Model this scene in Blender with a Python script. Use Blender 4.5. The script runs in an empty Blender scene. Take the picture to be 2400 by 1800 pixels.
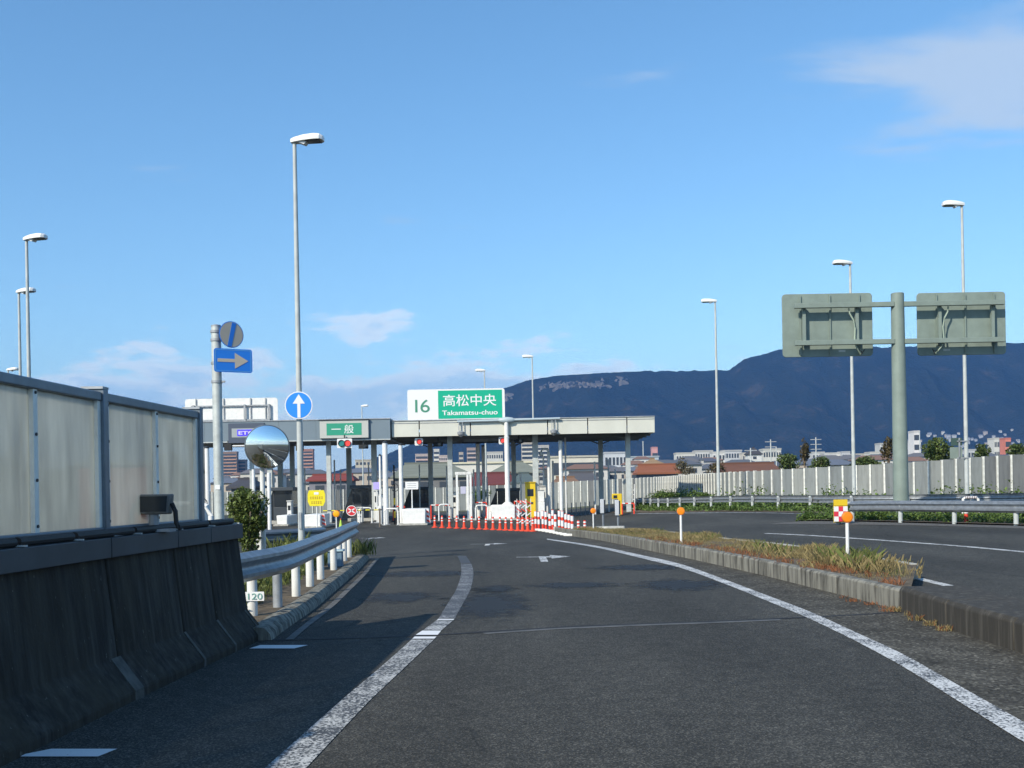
import bpy, bmesh, math, random
from mathutils import Vector, Matrix
random.seed(7)
R = math.radians
scene = bpy.context.scene
COL = scene.collection

# ------------------------------------------------------------------ camera, sky, sun, exposure
EYE, FPX, CX, HY, ROLL = 1.6, 2533.0, 1200.0, 1145.0, 0.018
cam = bpy.data.cameras.new('camera'); cam.sensor_width = 36.0
cam.lens = FPX/2400*36; cam.shift_y = (HY-900)/2400
cam.clip_start = 0.05; cam.clip_end = 30000
cam_ob = bpy.data.objects.new('camera', cam); COL.objects.link(cam_ob)
c_, s_ = math.cos(ROLL), math.sin(ROLL)
cam_ob.matrix_world = Matrix(((c_, s_, 0, 0), (0, 0, -1, 0), (-s_, c_, 0, EYE), (0, 0, 0, 1)))
scene.camera = cam_ob

SUN_EL, SUN_AZ = R(35), math.atan2(-0.62, -0.785)          # azimuth from +Y towards +X
sun_dir = Vector((math.sin(SUN_AZ)*math.cos(SUN_EL), math.cos(SUN_AZ)*math.cos(SUN_EL), math.sin(SUN_EL)))
world = bpy.data.worlds.new('World'); scene.world = world; world.use_nodes = True
wt = world.node_tree; wt.nodes.clear()
def wn(t, **k):
    n = wt.nodes.new(t)
    for a, b in k.items(): setattr(n, a, b)
    return n
def wl(a, b): wt.links.new(a, b)
def wmath(op, a, b=None, c=None, clamp=False):
    n = wn('ShaderNodeMath', operation=op); n.use_clamp = clamp
    for i, q in enumerate((a, b, c)):
        if q is None: continue
        if isinstance(q, (int, float)): n.inputs[i].default_value = q
        else: wl(q, n.inputs[i])
    return n.outputs[0]
sky = wn('ShaderNodeTexSky', sky_type='NISHITA', sun_disc=False, sun_elevation=SUN_EL, sun_rotation=SUN_AZ % (2*math.pi),
         air_density=1.0, dust_density=0.35, ozone_density=2.6, altitude=0)
tc = wn('ShaderNodeTexCoord')
sep = wn('ShaderNodeSeparateXYZ'); wl(tc.outputs['Generated'], sep.inputs[0])
X_, Y_, Z_ = sep.outputs
# clouds: projected on a flat layer (high thin cloud) and a bank of cumulus along the horizon
zc = wmath('MAXIMUM', Z_, 0.02)
lay = wn('ShaderNodeCombineXYZ'); wl(wmath('DIVIDE', X_, zc), lay.inputs[0]); wl(wmath('DIVIDE', Y_, zc), lay.inputs[1])
n1 = wn('ShaderNodeTexNoise'); n1.inputs['Scale'].default_value = 1.1; n1.inputs['Detail'].default_value = 8; n1.inputs['Roughness'].default_value = 0.55
n1.inputs['Distortion'].default_value = 0.3
mp1 = wn('ShaderNodeMapping'); mp1.inputs['Location'].default_value = (0.62, 1.16, 0.0); mp1.inputs['Scale'].default_value = (1.0, 1.5, 1); wl(lay.outputs[0], mp1.inputs[0]); wl(mp1.outputs[0], n1.inputs['Vector'])
vd = wn('ShaderNodeVectorMath', operation='SUBTRACT'); wl(lay.outputs[0], vd.inputs[0]); vd.inputs[1].default_value = (1.24, 2.74, 0)
vs_ = wn('ShaderNodeVectorMath', operation='MULTIPLY'); wl(vd.outputs[0], vs_.inputs[0]); vs_.inputs[1].default_value = (0.95, 1.15, 0)
vl = wn('ShaderNodeVectorMath', operation='LENGTH'); wl(vs_.outputs[0], vl.inputs[0])
fall = wmath('MAXIMUM', wmath('SUBTRACT', 1.0, vl.outputs['Value']), 0.0)
hsum = wmath('MULTIPLY_ADD', fall, 0.62, wmath('MULTIPLY_ADD', n1.outputs[0], 1.5, -0.25))
high = wn('ShaderNodeMapRange', interpolation_type='SMOOTHSTEP'); wl(hsum, high.inputs[0])
high.inputs[1].default_value = 0.71; high.inputs[2].default_value = 1.0; high.inputs[3].default_value = 0; high.inputs[4].default_value = 0.72
mp2 = wn('ShaderNodeMapping'); mp2.inputs['Scale'].default_value = (5.0, 5.0, 15.0); mp2.inputs['Location'].default_value = (0.6, 0.2, 0.35); wl(tc.outputs['Generated'], mp2.inputs[0])
n2 = wn('ShaderNodeTexNoise'); n2.inputs['Scale'].default_value = 1.6; n2.inputs['Detail'].default_value = 9; n2.inputs['Roughness'].default_value = 0.58
wl(mp2.outputs[0], n2.inputs['Vector'])
az_ = wmath('MULTIPLY', wmath('ADD', wmath('DIVIDE', X_, wmath('MAXIMUM', Y_, 0.05)), 0.12), 5.5)
hump = wmath('DIVIDE', 0.10, wmath('MULTIPLY_ADD', az_, az_, 1.0))
low = wmath('ADD', hump, wmath('SUBTRACT', n2.outputs[0], wmath('MULTIPLY', Z_, wmath('MULTIPLY_ADD', Z_, 6.0, 1.7))))
lowm = wn('ShaderNodeMapRange', interpolation_type='SMOOTHSTEP'); wl(low, lowm.inputs[0])
lowm.inputs[1].default_value = 0.24; lowm.inputs[2].default_value = 0.36; lowm.inputs[3].default_value = 0; lowm.inputs[4].default_value = 0.72
bank_hi = wn('ShaderNodeMapRange', interpolation_type='SMOOTHSTEP'); wl(low, bank_hi.inputs[0])
bank_hi.inputs[1].default_value = 0.42; bank_hi.inputs[2].default_value = 0.29; bank_hi.inputs[3].default_value = 0; bank_hi.inputs[4].default_value = 1
shade = wn('ShaderNodeMix', data_type='RGBA'); wl(bank_hi.outputs[0], shade.inputs[0])
shade.inputs[6].default_value = (3.7, 4.9, 5.9, 1); shade.inputs[7].default_value = (6.6, 6.6, 6.5, 1)
m1 = wn('ShaderNodeMix', data_type='RGBA'); wl(high.outputs[0], m1.inputs[0]); sat = wn('ShaderNodeHueSaturation'); sat.inputs['Saturation'].default_value = 1.14; tint = wn('ShaderNodeMix', data_type='RGBA', blend_type='MULTIPLY'); tint.inputs[0].default_value = 1; tint.inputs[7].default_value = (1.03, 1.09, 1.04, 1); wl(sky.outputs[0], tint.inputs[6]); wl(tint.outputs[2], sat.inputs['Color']); wl(sat.outputs[0], m1.inputs[6]); m1.inputs[7].default_value = (3.3, 3.9, 4.6, 1)
m2 = wn('ShaderNodeMix', data_type='RGBA'); wl(lowm.outputs[0], m2.inputs[0]); wl(m1.outputs[2], m2.inputs[6]); wl(shade.outputs[2], m2.inputs[7])
bg = wn('ShaderNodeBackground'); wl(m2.outputs[2], bg.inputs[0]); bg.inputs[1].default_value = 0.15
wo = wn('ShaderNodeOutputWorld'); wl(bg.outputs[0], wo.inputs[0])

sun = bpy.data.lights.new('sun', 'SUN'); sun.energy = 4.3; sun.angle = R(0.55); sun.color = (1.0, 0.92, 0.77)
sun_ob = bpy.data.objects.new('sun', sun); COL.objects.link(sun_ob)
sun_ob.rotation_euler = (-sun_dir).to_track_quat('-Z', 'Y').to_euler(); sun_ob.location = (-20, -20, 30)
vs = scene.view_settings; vs.view_transform = 'Standard'; vs.look = 'None'; vs.gamma = 1; vs.use_curve_mapping = False
vs.exposure = 0.38
cy = scene.cycles
cy.max_bounces = 6; cy.diffuse_bounces = 3; cy.glossy_bounces = 3; cy.transmission_bounces = 4; cy.transparent_max_bounces = 12; cy.volume_bounces = 0
cy.use_denoising = True; cy.caustics_reflective = False; cy.caustics_refractive = False

# ------------------------------------------------------------------ helpers
def S(a, b, t):
    t = min(1, max(0, (t-a)/(b-a))); return t*t*(3-2*t)
def G(x, y):                                            # ground height
    r = S(4, 13, x)
    z = -0.48*S(22, 52, y)*(1-r) + 0.26*r*S(5, 18, y)
    f = S(125, 190, math.hypot(x, y))
    return z*(1-f) - 5.0*f
def ray(px, py):                                        # direction per metre of depth
    u, v = (px-CX)/FPX, (HY-py)/FPX
    return u*c_ + v*s_, -u*s_ + v*c_
def at(px, py, d):
    a, b = ray(px, py); return Vector((a*d, d, EYE+b*d))
def gp(px, py, dz=0.0):                                 # where the pixel meets the ground
    a, b = ray(px, py); lo = 1.0
    d = 1.0
    while d < 400:
        if EYE+b*d <= G(a*d, d)+dz:
            lo, hi = d-0.25, d
            for _ in range(20):
                m = (lo+hi)/2
                if EYE+b*m <= G(a*m, m)+dz: hi = m
                else: lo = m
            return Vector((a*hi, hi, EYE+b*hi))
        d += 0.25
    return Vector((a*400, 400, G(a*400, 400)))
def xat(px, d): return (px-CX)/FPX*d                    # approx world x for a column near the horizon
def ground(x, y, dz=0): return Vector((x, y, G(x, y)+dz))

MATS = {}
def mat(name, col, rough=0.6, metal=0.0, var=0.0, scale=8.0, bump=0.0, bscale=60.0, col2=None, stretch=(1, 1, 1), lo=0.35, hi=0.65, emit=0, spec=0.4, island=0.0, trans=0.0):
    if name in MATS: return MATS[name]
    m = bpy.data.materials.new(name); m.use_nodes = True; t = m.node_tree; N = t.nodes; L = t.links
    b = N['Principled BSDF']; b.inputs['Roughness'].default_value = rough; b.inputs['Metallic'].default_value = metal
    b.inputs['Specular IOR Level'].default_value = spec
    c1 = tuple(col)+(1,)
    b.inputs['Base Color'].default_value = c1
    if var or col2 or bump:
        co = N.new('ShaderNodeTexCoord'); mp = N.new('ShaderNodeMapping'); mp.inputs['Scale'].default_value = stretch; L.new(co.outputs['Object'], mp.inputs[0])
    cur = None
    if var or col2:
        n = N.new('ShaderNodeTexNoise'); n.inputs['Scale'].default_value = scale; n.inputs['Detail'].default_value = 6; n.inputs['Roughness'].default_value = 0.62
        L.new(mp.outputs[0], n.inputs['Vector'])
        rp = N.new('ShaderNodeMapRange'); rp.inputs[1].default_value = lo; rp.inputs[2].default_value = hi; L.new(n.outputs[0], rp.inputs[0])
        mx = N.new('ShaderNodeMix'); mx.data_type = 'RGBA'; L.new(rp.outputs[0], mx.inputs[0])
        a = tuple(x*(1-var) for x in col)+(1,)
        bcol = (tuple(col2)+(1,)) if col2 else tuple(min(1, x*(1+var)) for x in col)+(1,)
        mx.inputs[6].default_value = a if not col2 else c1; mx.inputs[7].default_value = bcol
        cur = mx.outputs[2]; L.new(cur, b.inputs['Base Color'])
    if island:
        g = N.new('ShaderNodeNewGeometry'); mr = N.new('ShaderNodeMapRange'); L.new(g.outputs['Random Per Island'], mr.inputs[0])
        mr.inputs[3].default_value = 1-island; mr.inputs[4].default_value = 1+island
        h = N.new('ShaderNodeHueSaturation'); L.new(mr.outputs[0], h.inputs['Value'])
        if cur: L.new(cur, h.inputs['Color'])
        else: h.inputs['Color'].default_value = c1
        L.new(h.outputs[0], b.inputs['Base Color'])
    if bump:
        n = N.new('ShaderNodeTexNoise'); n.inputs['Scale'].default_value = bscale; n.inputs['Detail'].default_value = 5; L.new(mp.outputs[0], n.inputs['Vector'])
        bp = N.new('ShaderNodeBump'); bp.inputs['Strength'].default_value = bump; bp.inputs['Distance'].default_value = 0.02; L.new(n.outputs[0], bp.inputs['Height']); L.new(bp.outputs[0], b.inputs['Normal'])
    if emit:
        b.inputs['Emission Color'].default_value = c1; b.inputs['Emission Strength'].default_value = emit
    if trans:
        o = N['Material Output']; tr = N.new('ShaderNodeBsdfTranslucent'); tr.inputs[0].default_value = c1
        if b.inputs['Base Color'].is_linked: L.new(b.inputs['Base Color'].links[0].from_socket, tr.inputs[0])
        mx = N.new('ShaderNodeMixShader'); mx.inputs[0].default_value = trans; L.new(b.outputs[0], mx.inputs[1]); L.new(tr.outputs[0], mx.inputs[2]); L.new(mx.outputs[0], o.inputs[0])
    MATS[name] = m; return m

class MB:
    def __init__(s): s.v = []; s.f = []
    def add(s, vs, fs):
        k = len(s.v); s.v += [tuple(v) for v in vs]; s.f += [tuple(i+k for i in f) for f in fs]; return s
    def box(s, cx, cy, cz, sx, sy, sz, rz=0.0, rx=0.0, ry=0.0):
        M = Matrix.Rotation(rz, 3, 'Z') @ Matrix.Rotation(ry, 3, 'Y') @ Matrix.Rotation(rx, 3, 'X')
        vs = [Vector((cx, cy, cz)) + M @ Vector((a*sx/2, b*sy/2, c*sz/2)) for a in (-1, 1) for b in (-1, 1) for c in (-1, 1)]
        return s.add(vs, [(0, 1, 3, 2), (4, 6, 7, 5), (0, 4, 5, 1), (2, 3, 7, 6), (0, 2, 6, 4), (1, 5, 7, 3)])
    def cyl(s, p0, p1, r0, r1=None, n=12, cap=True):
        p0, p1 = Vector(p0), Vector(p1); r1 = r0 if r1 is None else r1
        d = (p1-p0).normalized(); q = d.to_track_quat('Z', 'Y').to_matrix()
        vs = []
        for p, r in ((p0, r0), (p1, r1)):
            for i in range(n):
                a = 2*math.pi*i/n; vs.append(p + q @ Vector((r*math.cos(a), r*math.sin(a), 0)))
        fs = [(i, (i+1) % n, n+(i+1) % n, n+i) for i in range(n)]
        if cap: fs += [tuple(range(n-1, -1, -1)), tuple(range(n, 2*n))]
        return s.add(vs, fs)
    def tube(s, pts, r, n=8):
        pts = [Vector(p) for p in pts]; vs = []; fs = []
        up = None
        for i, p in enumerate(pts):
            d = (pts[min(i+1, len(pts)-1)]-pts[max(i-1, 0)]).normalized()
            ref = Vector((0, 0, 1)) if abs(d.z) < 0.95 else Vector((0, 1, 0))
            a = d.cross(ref).normalized(); b = a.cross(d).normalized()
            if up is not None and a.dot(up) < 0: a, b = -a, -b
            up = a
            rr = r[i] if isinstance(r, (list, tuple)) else r
            for k in range(n):
                t = 2*math.pi*k/n; vs.append(p + a*rr*math.cos(t) + b*rr*math.sin(t))
        for i in range(len(pts)-1):
            for k in range(n): fs.append((i*n+k, i*n+(k+1) % n, (i+1)*n+(k+1) % n, (i+1)*n+k))
        fs += [tuple(range(n-1, -1, -1)), tuple((len(pts)-1)*n+k for k in range(n))]
        return s.add(vs, fs)
    def lathe(s, prof, n=16, c=(0, 0, 0), axis='Z', cap=True):
        vs = []; fs = []
        for r, z in prof:
            for i in range(n):
                a = 2*math.pi*i/n; x, y = r*math.cos(a), r*math.sin(a)
                p = (x, y, z) if axis == 'Z' else (x, -z, y)          # 'Y': axis points to -Y
                vs.append((c[0]+p[0], c[1]+p[1], c[2]+p[2]))
        m = len(prof)
        for j in range(m-1):
            for i in range(n): fs.append((j*n+i, j*n+(i+1) % n, (j+1)*n+(i+1) % n, (j+1)*n+i))
        if cap: fs += [tuple(range(n-1, -1, -1)), tuple((m-1)*n+i for i in range(n))]
        return s.add(vs, fs)
    def prism(s, pts, y0, y1):                          # outline in XZ (seen from -Y), thickness along Y
        n = len(pts)
        vs = [(x, y0, z) for x, z in pts] + [(x, y1, z) for x, z in pts]
        fs = [tuple(range(n)), tuple(range(2*n-1, n-1, -1))] + [(i, n+i, n+(i+1) % n, (i+1) % n) for i in range(n)]
        return s.add(vs, fs)
    def prismz(s, pts, z0, z1):                         # outline in XY, thickness along Z
        n = len(pts)
        vs = [(x, y, z0) for x, y in pts] + [(x, y, z1) for x, y in pts]
        fs = [tuple(range(n-1, -1, -1)), tuple(range(n, 2*n))] + [(i, (i+1) % n, n+(i+1) % n, n+i) for i in range(n)]
        return s.add(vs, fs)
    def sweep(s, prof, path, closed=True, cap=True):    # prof: (offset to the right of travel, height)
        path = [Vector(p) for p in path]; m = len(prof); vs = []; fs = []
        for i, p in enumerate(path):
            d = path[min(i+1, len(path)-1)]-path[max(i-1, 0)]; d.z = 0; d.normalize(); nrm = Vector((d.y, -d.x, 0))
            for a, h in prof: vs.append(p + nrm*a + Vector((0, 0, h)))
        k = m if closed else m-1
        for i in range(len(path)-1):
            for j in range(k): fs.append((i*m+j, i*m+(j+1) % m, (i+1)*m+(j+1) % m, (i+1)*m+j))
        if closed and cap: fs += [tuple(range(m-1, -1, -1)), tuple((len(path)-1)*m+j for j in range(m))]
        return s.add(vs, fs)
    def leaf(s, p, size, asp=0.6):
        M = Matrix.Rotation(random.uniform(0, 6.28), 3, 'Z') @ Matrix.Rotation(random.uniform(-1.2, 1.2), 3, 'X') @ Matrix.Rotation(random.uniform(-0.6, 0.6), 3, 'Y')
        h = size/2; w = h*asp
        vs = [Vector(p) + M @ Vector(q) for q in ((0, -h, 0), (w, 0, 0.15*h), (0, h, 0), (-w, 0, 0.15*h))]
        return s.add(vs, [(0, 1, 2, 3)])
    def build(s, name, m, parent=None, loc=None, smooth=True, rz=0.0, bevel=0.0, fix=True):
        me = bpy.data.meshes.new(name); me.from_pydata(s.v, [], s.f)
        if fix:
            b = bmesh.new(); b.from_mesh(me); bmesh.ops.recalc_face_normals(b, faces=b.faces); b.to_mesh(me); b.free()
        if smooth:
            me.shade_smooth(); me.set_sharp_from_angle(angle=R(32))
        me.materials.append(m)
        return link(name, me, parent, loc, rz, bevel)
def link(name, me, parent=None, loc=None, rz=0.0, bevel=0.0):
    o = bpy.data.objects.new(name, me); COL.objects.link(o)
    if parent: o.parent = parent
    if loc is not None: o.location = loc
    if rz: o.rotation_euler.z = rz
    if bevel:
        b = o.modifiers.new('bevel', 'BEVEL'); b.width = bevel; b.segments = 2; b.limit_method = 'ANGLE'
    return o
def tag(o, label=None, cat=None, group=None, kind=None):
    if label: o['label'] = label
    if cat: o['category'] = cat
    if group: o['group'] = group
    if kind: o['kind'] = kind
    return o
def thing(name, label, cat, loc=(0, 0, 0), rz=0.0, group=None):
    o = bpy.data.objects.new(name, None); o.empty_display_size = 0.2; COL.objects.link(o)
    o.location = loc; o.rotation_euler.z = rz
    return tag(o, label, cat, group)
def copy_tree(o, parent=None, loc=None, rz=None, label=None):
    c = o.copy(); COL.objects.link(c); c.parent = parent
    if loc is not None: c.location = loc
    if rz is not None: c.rotation_euler.z = rz
    if label: c['label'] = label
    for ch in list(o.children): copy_tree(ch, c)
    return c
ORD = ['first', 'second', 'third', 'fourth', 'fifth', 'sixth', 'seventh', 'eighth', 'ninth', 'tenth', 'eleventh', 'twelfth', 'thirteenth', 'fourteenth', 'fifteenth', 'sixteenth', 'seventeenth', 'eighteenth', 'nineteenth', 'twentieth',
       'twenty-first', 'twenty-second', 'twenty-third', 'twenty-fourth', 'twenty-fifth', 'twenty-sixth', 'twenty-seventh', 'twenty-eighth', 'twenty-ninth', 'thirtieth']
TENS = ['', '', 'twenty', 'thirty', 'forty', 'fifty', 'sixty', 'seventy', 'eighty', 'ninety']
def ordw(i):                                            # i from 0
    if i < 20: return ORD[i]
    n = i+1; t, u = divmod(n, 10)
    return (TENS[t][:-1]+'ieth') if u == 0 else TENS[t]+'-'+ORD[u-1]
def spline(pts, step):
    pts = [Vector(p) for p in pts]; out = []
    P = [pts[0]*2-pts[1]] + pts + [pts[-1]*2-pts[-2]]
    for i in range(1, len(P)-2):
        a, b, c, d = P[i-1:i+3]; n = max(1, int((c-b).length/step))
        for k in range(n):
            t = k/n
            out.append(0.5*((2*b)+(c-a)*t+(2*a-5*b+4*c-d)*t*t+(3*b-a-3*c+d)*t**3))
    out.append(pts[-1]); return out
def drape(pts, dz=0.0): return [ground(p[0], p[1], dz) for p in pts]
def offset(path, a):
    out = []
    for i, p in enumerate(path):
        d = path[min(i+1, len(path)-1)]-path[max(i-1, 0)]; d = Vector((d.x, d.y, 0)).normalized()
        out.append(Vector((p.x+d.y*a, p.y-d.x*a, p.z)))
    return out
def ribbon(left, right, dz, cols=2):                    # sheet between two lines of equal length, following the ground
    mb = MB(); n = len(left)
    for i in range(n):
        for k in range(cols+1):
            t = k/cols; x = left[i][0]*(1-t)+right[i][0]*t; y = left[i][1]*(1-t)+right[i][1]*t
            mb.v.append((x, y, G(x, y)+dz))
    w = cols+1
    for i in range(n-1):
        for k in range(cols): mb.f.append((i*w+k, i*w+k+1, (i+1)*w+k+1, (i+1)*w+k))
    return mb
def resample(path, n):
    path = [Vector(p) for p in path]; ls = [0]
    for a, b in zip(path, path[1:]): ls.append(ls[-1]+(b-a).length)
    out = []; j = 0
    for i in range(n):
        t = ls[-1]*i/(n-1)
        while j < len(path)-2 and ls[j+1] < t: j += 1
        k = (t-ls[j])/max(1e-6, ls[j+1]-ls[j]); out.append(path[j].lerp(path[j+1], min(1, k)))
    return out
def plen(path): return sum((Vector(b)-Vector(a)).length for a, b in zip(path, path[1:]))
def text_mesh(name, body, size, m, parent, loc, bold=0.0, depth=0.004, width=None, align='CENTER', space=1.0):
    c = bpy.data.curves.new(name, 'FONT'); c.body = body; c.size = size; c.align_x = align; c.align_y = 'CENTER'; c.offset = bold; c.extrude = depth; c.space_character = space
    o = bpy.data.objects.new(name, c); COL.objects.link(o)
    dg = bpy.context.evaluated_depsgraph_get(); me = bpy.data.meshes.new_from_object(o.evaluated_get(dg))
    bpy.data.objects.remove(o); bpy.data.curves.remove(c)
    xs = [v.co.x for v in me.vertices]; ys = [v.co.y for v in me.vertices]
    cx, cyy, w = (min(xs)+max(xs))/2, (min(ys)+max(ys))/2, max(xs)-min(xs)
    k = width/w if width else 1
    for v in me.vertices: v.co = Vector(((v.co.x-cx)*k, -v.co.z, v.co.y-cyy))
    me.materials.clear(); me.materials.append(m)
    return link(name, me, parent, loc)
def rrect(x0, x1, z0, z1, r, n=5):
    out = []
    for cx, cz, a0 in ((x1-r, z1-r, 0), (x0+r, z1-r, 90), (x0+r, z0+r, 180), (x1-r, z0+r, 270)):
        for i in range(n+1):
            a = R(a0+90*i/n); out.append((cx+r*math.cos(a), cz+r*math.sin(a)))
    return out

# ------------------------------------------------------------------ materials
def asphalt_mat():
    m = bpy.data.materials.new('asphalt'); m.use_nodes = True; t = m.node_tree; N = t.nodes; L = t.links; b = N['Principled BSDF']
    co = N.new('ShaderNodeTexCoord')
    def noise(sc, det=4, st=(1, 1, 1)):
        mp = N.new('ShaderNodeMapping'); mp.inputs['Scale'].default_value = st; L.new(co.outputs['Object'], mp.inputs[0])
        n = N.new('ShaderNodeTexNoise'); n.inputs['Scale'].default_value = sc; n.inputs['Detail'].default_value = det; L.new(mp.outputs[0], n.inputs['Vector']); return n.outputs[0]
    fine = N.new('ShaderNodeTexVoronoi'); fine.inputs['Scale'].default_value = 95; L.new(co.outputs['Object'], fine.inputs['Vector'])
    r = N.new('ShaderNodeValToRGB'); r.color_ramp.elements[0].position = 0.0; r.color_ramp.elements[0].color = (0.020, 0.020, 0.018, 1)
    r.color_ramp.elements[1].position = 0.9; r.color_ramp.elements[1].color = (0.140, 0.134, 0.115, 1); e = r.color_ramp.elements.new(0.6); e.color = (0.051, 0.050, 0.044, 1)
    bw = N.new('ShaderNodeRGBToBW'); L.new(fine.outputs['Color'], bw.inputs[0]); L.new(bw.outputs[0], r.inputs[0])
    big = N.new('ShaderNodeMapRange'); L.new(noise(0.55, 7, (1, 0.22, 1)), big.inputs[0]); big.inputs[1].default_value = 0.3; big.inputs[2].default_value = 0.7; big.inputs[3].default_value = 0.66; big.inputs[4].default_value = 1.24
    mid = N.new('ShaderNodeMapRange'); L.new(noise(5, 5), mid.inputs[0]); mid.inputs[1].default_value = 0.3; mid.inputs[2].default_value = 0.7; mid.inputs[3].default_value = 0.84; mid.inputs[4].default_value = 1.2
    mu0 = N.new('ShaderNodeMath'); mu0.operation = 'MULTIPLY'; L.new(big.outputs[0], mu0.inputs[0]); L.new(mid.outputs[0], mu0.inputs[1])
    wv = N.new('ShaderNodeMapping'); wv.inputs['Scale'].default_value = (0.30, 0.11, 1); L.new(co.outputs['Object'], wv.inputs[0])
    cr = N.new('ShaderNodeTexVoronoi'); cr.feature = 'DISTANCE_TO_EDGE'; cr.inputs['Scale'].default_value = 1.0; cr.inputs['Randomness'].default_value = 1.0
    ns = N.new('ShaderNodeTexNoise'); ns.inputs['Scale'].default_value = 1.8; ns.inputs['Detail'].default_value = 6; L.new(co.outputs['Object'], ns.inputs['Vector'])
    ad = N.new('ShaderNodeVectorMath'); ad.operation = 'MULTIPLY_ADD'; L.new(ns.outputs['Color'], ad.inputs[0]); ad.inputs[1].default_value = (0.22, 0.22, 0); L.new(wv.outputs[0], ad.inputs[2]); L.new(ad.outputs[0], cr.inputs['Vector'])
    ck = N.new('ShaderNodeMapRange'); L.new(cr.outputs['Distance'], ck.inputs[0]); ck.inputs[1].default_value = 0.0; ck.inputs[2].default_value = 0.005; ck.inputs[3].default_value = 0.6; ck.inputs[4].default_value = 1.0
    mu = N.new('ShaderNodeMath'); mu.operation = 'MULTIPLY'; L.new(mu0.outputs[0], mu.inputs[0]); L.new(ck.outputs[0], mu.inputs[1])
    h = N.new('ShaderNodeHueSaturation'); L.new(r.outputs[0], h.inputs['Color']); L.new(mu.outputs[0], h.inputs['Value']); L.new(h.outputs[0], b.inputs['Base Color'])
    b.inputs['Roughness'].default_value = 0.85; b.inputs['Specular IOR Level'].default_value = 0.25
    bp = N.new('ShaderNodeBump'); bp.inputs['Strength'].default_value = 0.45; bp.inputs['Distance'].default_value = 0.012; L.new(fine.outputs['Distance'], bp.inputs['Height']); L.new(bp.outputs[0], b.inputs['Normal'])
    MATS['asphalt'] = m; return m
def paint_mat(name, wear, col=(0.62, 0.62, 0.60)):
    m = bpy.data.materials.new(name); m.use_nodes = True; t = m.node_tree; N = t.nodes; L = t.links; b = N['Principled BSDF']
    co = N.new('ShaderNodeTexCoord'); v = N.new('ShaderNodeTexNoise'); v.inputs['Scale'].default_value = 42; v.inputs['Detail'].default_value = 4; v.inputs['Roughness'].default_value = 0.7; L.new(co.outputs['Object'], v.inputs['Vector'])
    w = N.new('ShaderNodeTexNoise'); w.inputs['Scale'].default_value = 3.0; w.inputs['Detail'].default_value = 5; L.new(co.outputs['Object'], w.inputs['Vector'])
    a = N.new('ShaderNodeMath'); a.operation = 'MULTIPLY_ADD'; L.new(w.outputs[0], a.inputs[0]); a.inputs[1].default_value = 0.35; L.new(v.outputs[0], a.inputs[2])
    r = N.new('ShaderNodeMapRange'); L.new(a.outputs[0], r.inputs[0]); r.inputs[1].default_value = wear-0.03; r.inputs[2].default_value = wear+0.03
    mx = N.new('ShaderNodeMix'); mx.data_type = 'RGBA'; L.new(r.outputs[0], mx.inputs[0]); mx.inputs[6].default_value = (0.055, 0.057, 0.06, 1); mx.inputs[7].default_value = tuple(col)+(1,)
    L.new(mx.outputs[2], b.inputs['Base Color']); b.inputs['Roughness'].default_value = 0.7
    bp = N.new('ShaderNodeBump'); bp.inputs['Strength'].default_value = 0.3; bp.inputs['Distance'].default_value = 0.004; L.new(v.outputs[0], bp.inputs['Height']); L.new(bp.outputs[0], b.inputs['Normal'])
    MATS[name] = m; return m
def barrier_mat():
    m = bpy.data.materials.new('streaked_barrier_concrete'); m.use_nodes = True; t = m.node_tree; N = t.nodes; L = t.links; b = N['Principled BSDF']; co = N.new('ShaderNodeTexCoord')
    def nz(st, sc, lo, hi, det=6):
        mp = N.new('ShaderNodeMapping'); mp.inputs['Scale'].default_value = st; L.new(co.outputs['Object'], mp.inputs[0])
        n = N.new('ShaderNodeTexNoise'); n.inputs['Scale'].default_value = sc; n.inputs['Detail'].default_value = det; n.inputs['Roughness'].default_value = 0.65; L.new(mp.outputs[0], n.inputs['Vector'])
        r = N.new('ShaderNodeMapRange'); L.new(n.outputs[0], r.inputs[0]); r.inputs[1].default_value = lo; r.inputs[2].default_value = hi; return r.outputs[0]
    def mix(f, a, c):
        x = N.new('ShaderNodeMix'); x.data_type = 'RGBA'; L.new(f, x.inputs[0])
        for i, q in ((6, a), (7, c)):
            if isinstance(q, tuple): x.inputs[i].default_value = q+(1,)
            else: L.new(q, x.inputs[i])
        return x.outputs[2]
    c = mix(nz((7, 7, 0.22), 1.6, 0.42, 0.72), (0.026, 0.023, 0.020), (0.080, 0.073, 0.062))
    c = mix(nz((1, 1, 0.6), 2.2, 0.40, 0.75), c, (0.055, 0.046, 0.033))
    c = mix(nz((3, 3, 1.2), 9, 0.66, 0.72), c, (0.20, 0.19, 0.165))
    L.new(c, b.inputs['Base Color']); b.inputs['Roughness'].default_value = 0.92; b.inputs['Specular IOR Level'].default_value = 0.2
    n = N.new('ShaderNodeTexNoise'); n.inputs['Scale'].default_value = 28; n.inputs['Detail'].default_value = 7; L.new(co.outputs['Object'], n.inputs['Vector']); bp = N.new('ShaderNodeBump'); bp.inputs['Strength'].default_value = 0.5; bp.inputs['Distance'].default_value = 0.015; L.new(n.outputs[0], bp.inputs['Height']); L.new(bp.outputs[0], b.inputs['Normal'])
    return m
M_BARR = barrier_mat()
M_ASPH = asphalt_mat()
M_LINE = paint_mat('line_paint', 0.652); M_LINE_WORN = paint_mat('line_paint_worn', 0.69, (0.52, 0.52, 0.50)); M_LINE_FADED = paint_mat('line_paint_faded', 0.74, (0.34, 0.34, 0.34)); M_LINE_NEW = paint_mat('line_paint_fresh', 0.45, (0.75, 0.76, 0.76))
M_SOIL = mat('soil', (0.11, 0.085, 0.055), 0.95, var=0.4, scale=6, bump=0.5, bscale=25)
M_FIELD = mat('far_ground', (0.09, 0.10, 0.06), 0.95, var=0.4, scale=0.02)
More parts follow.
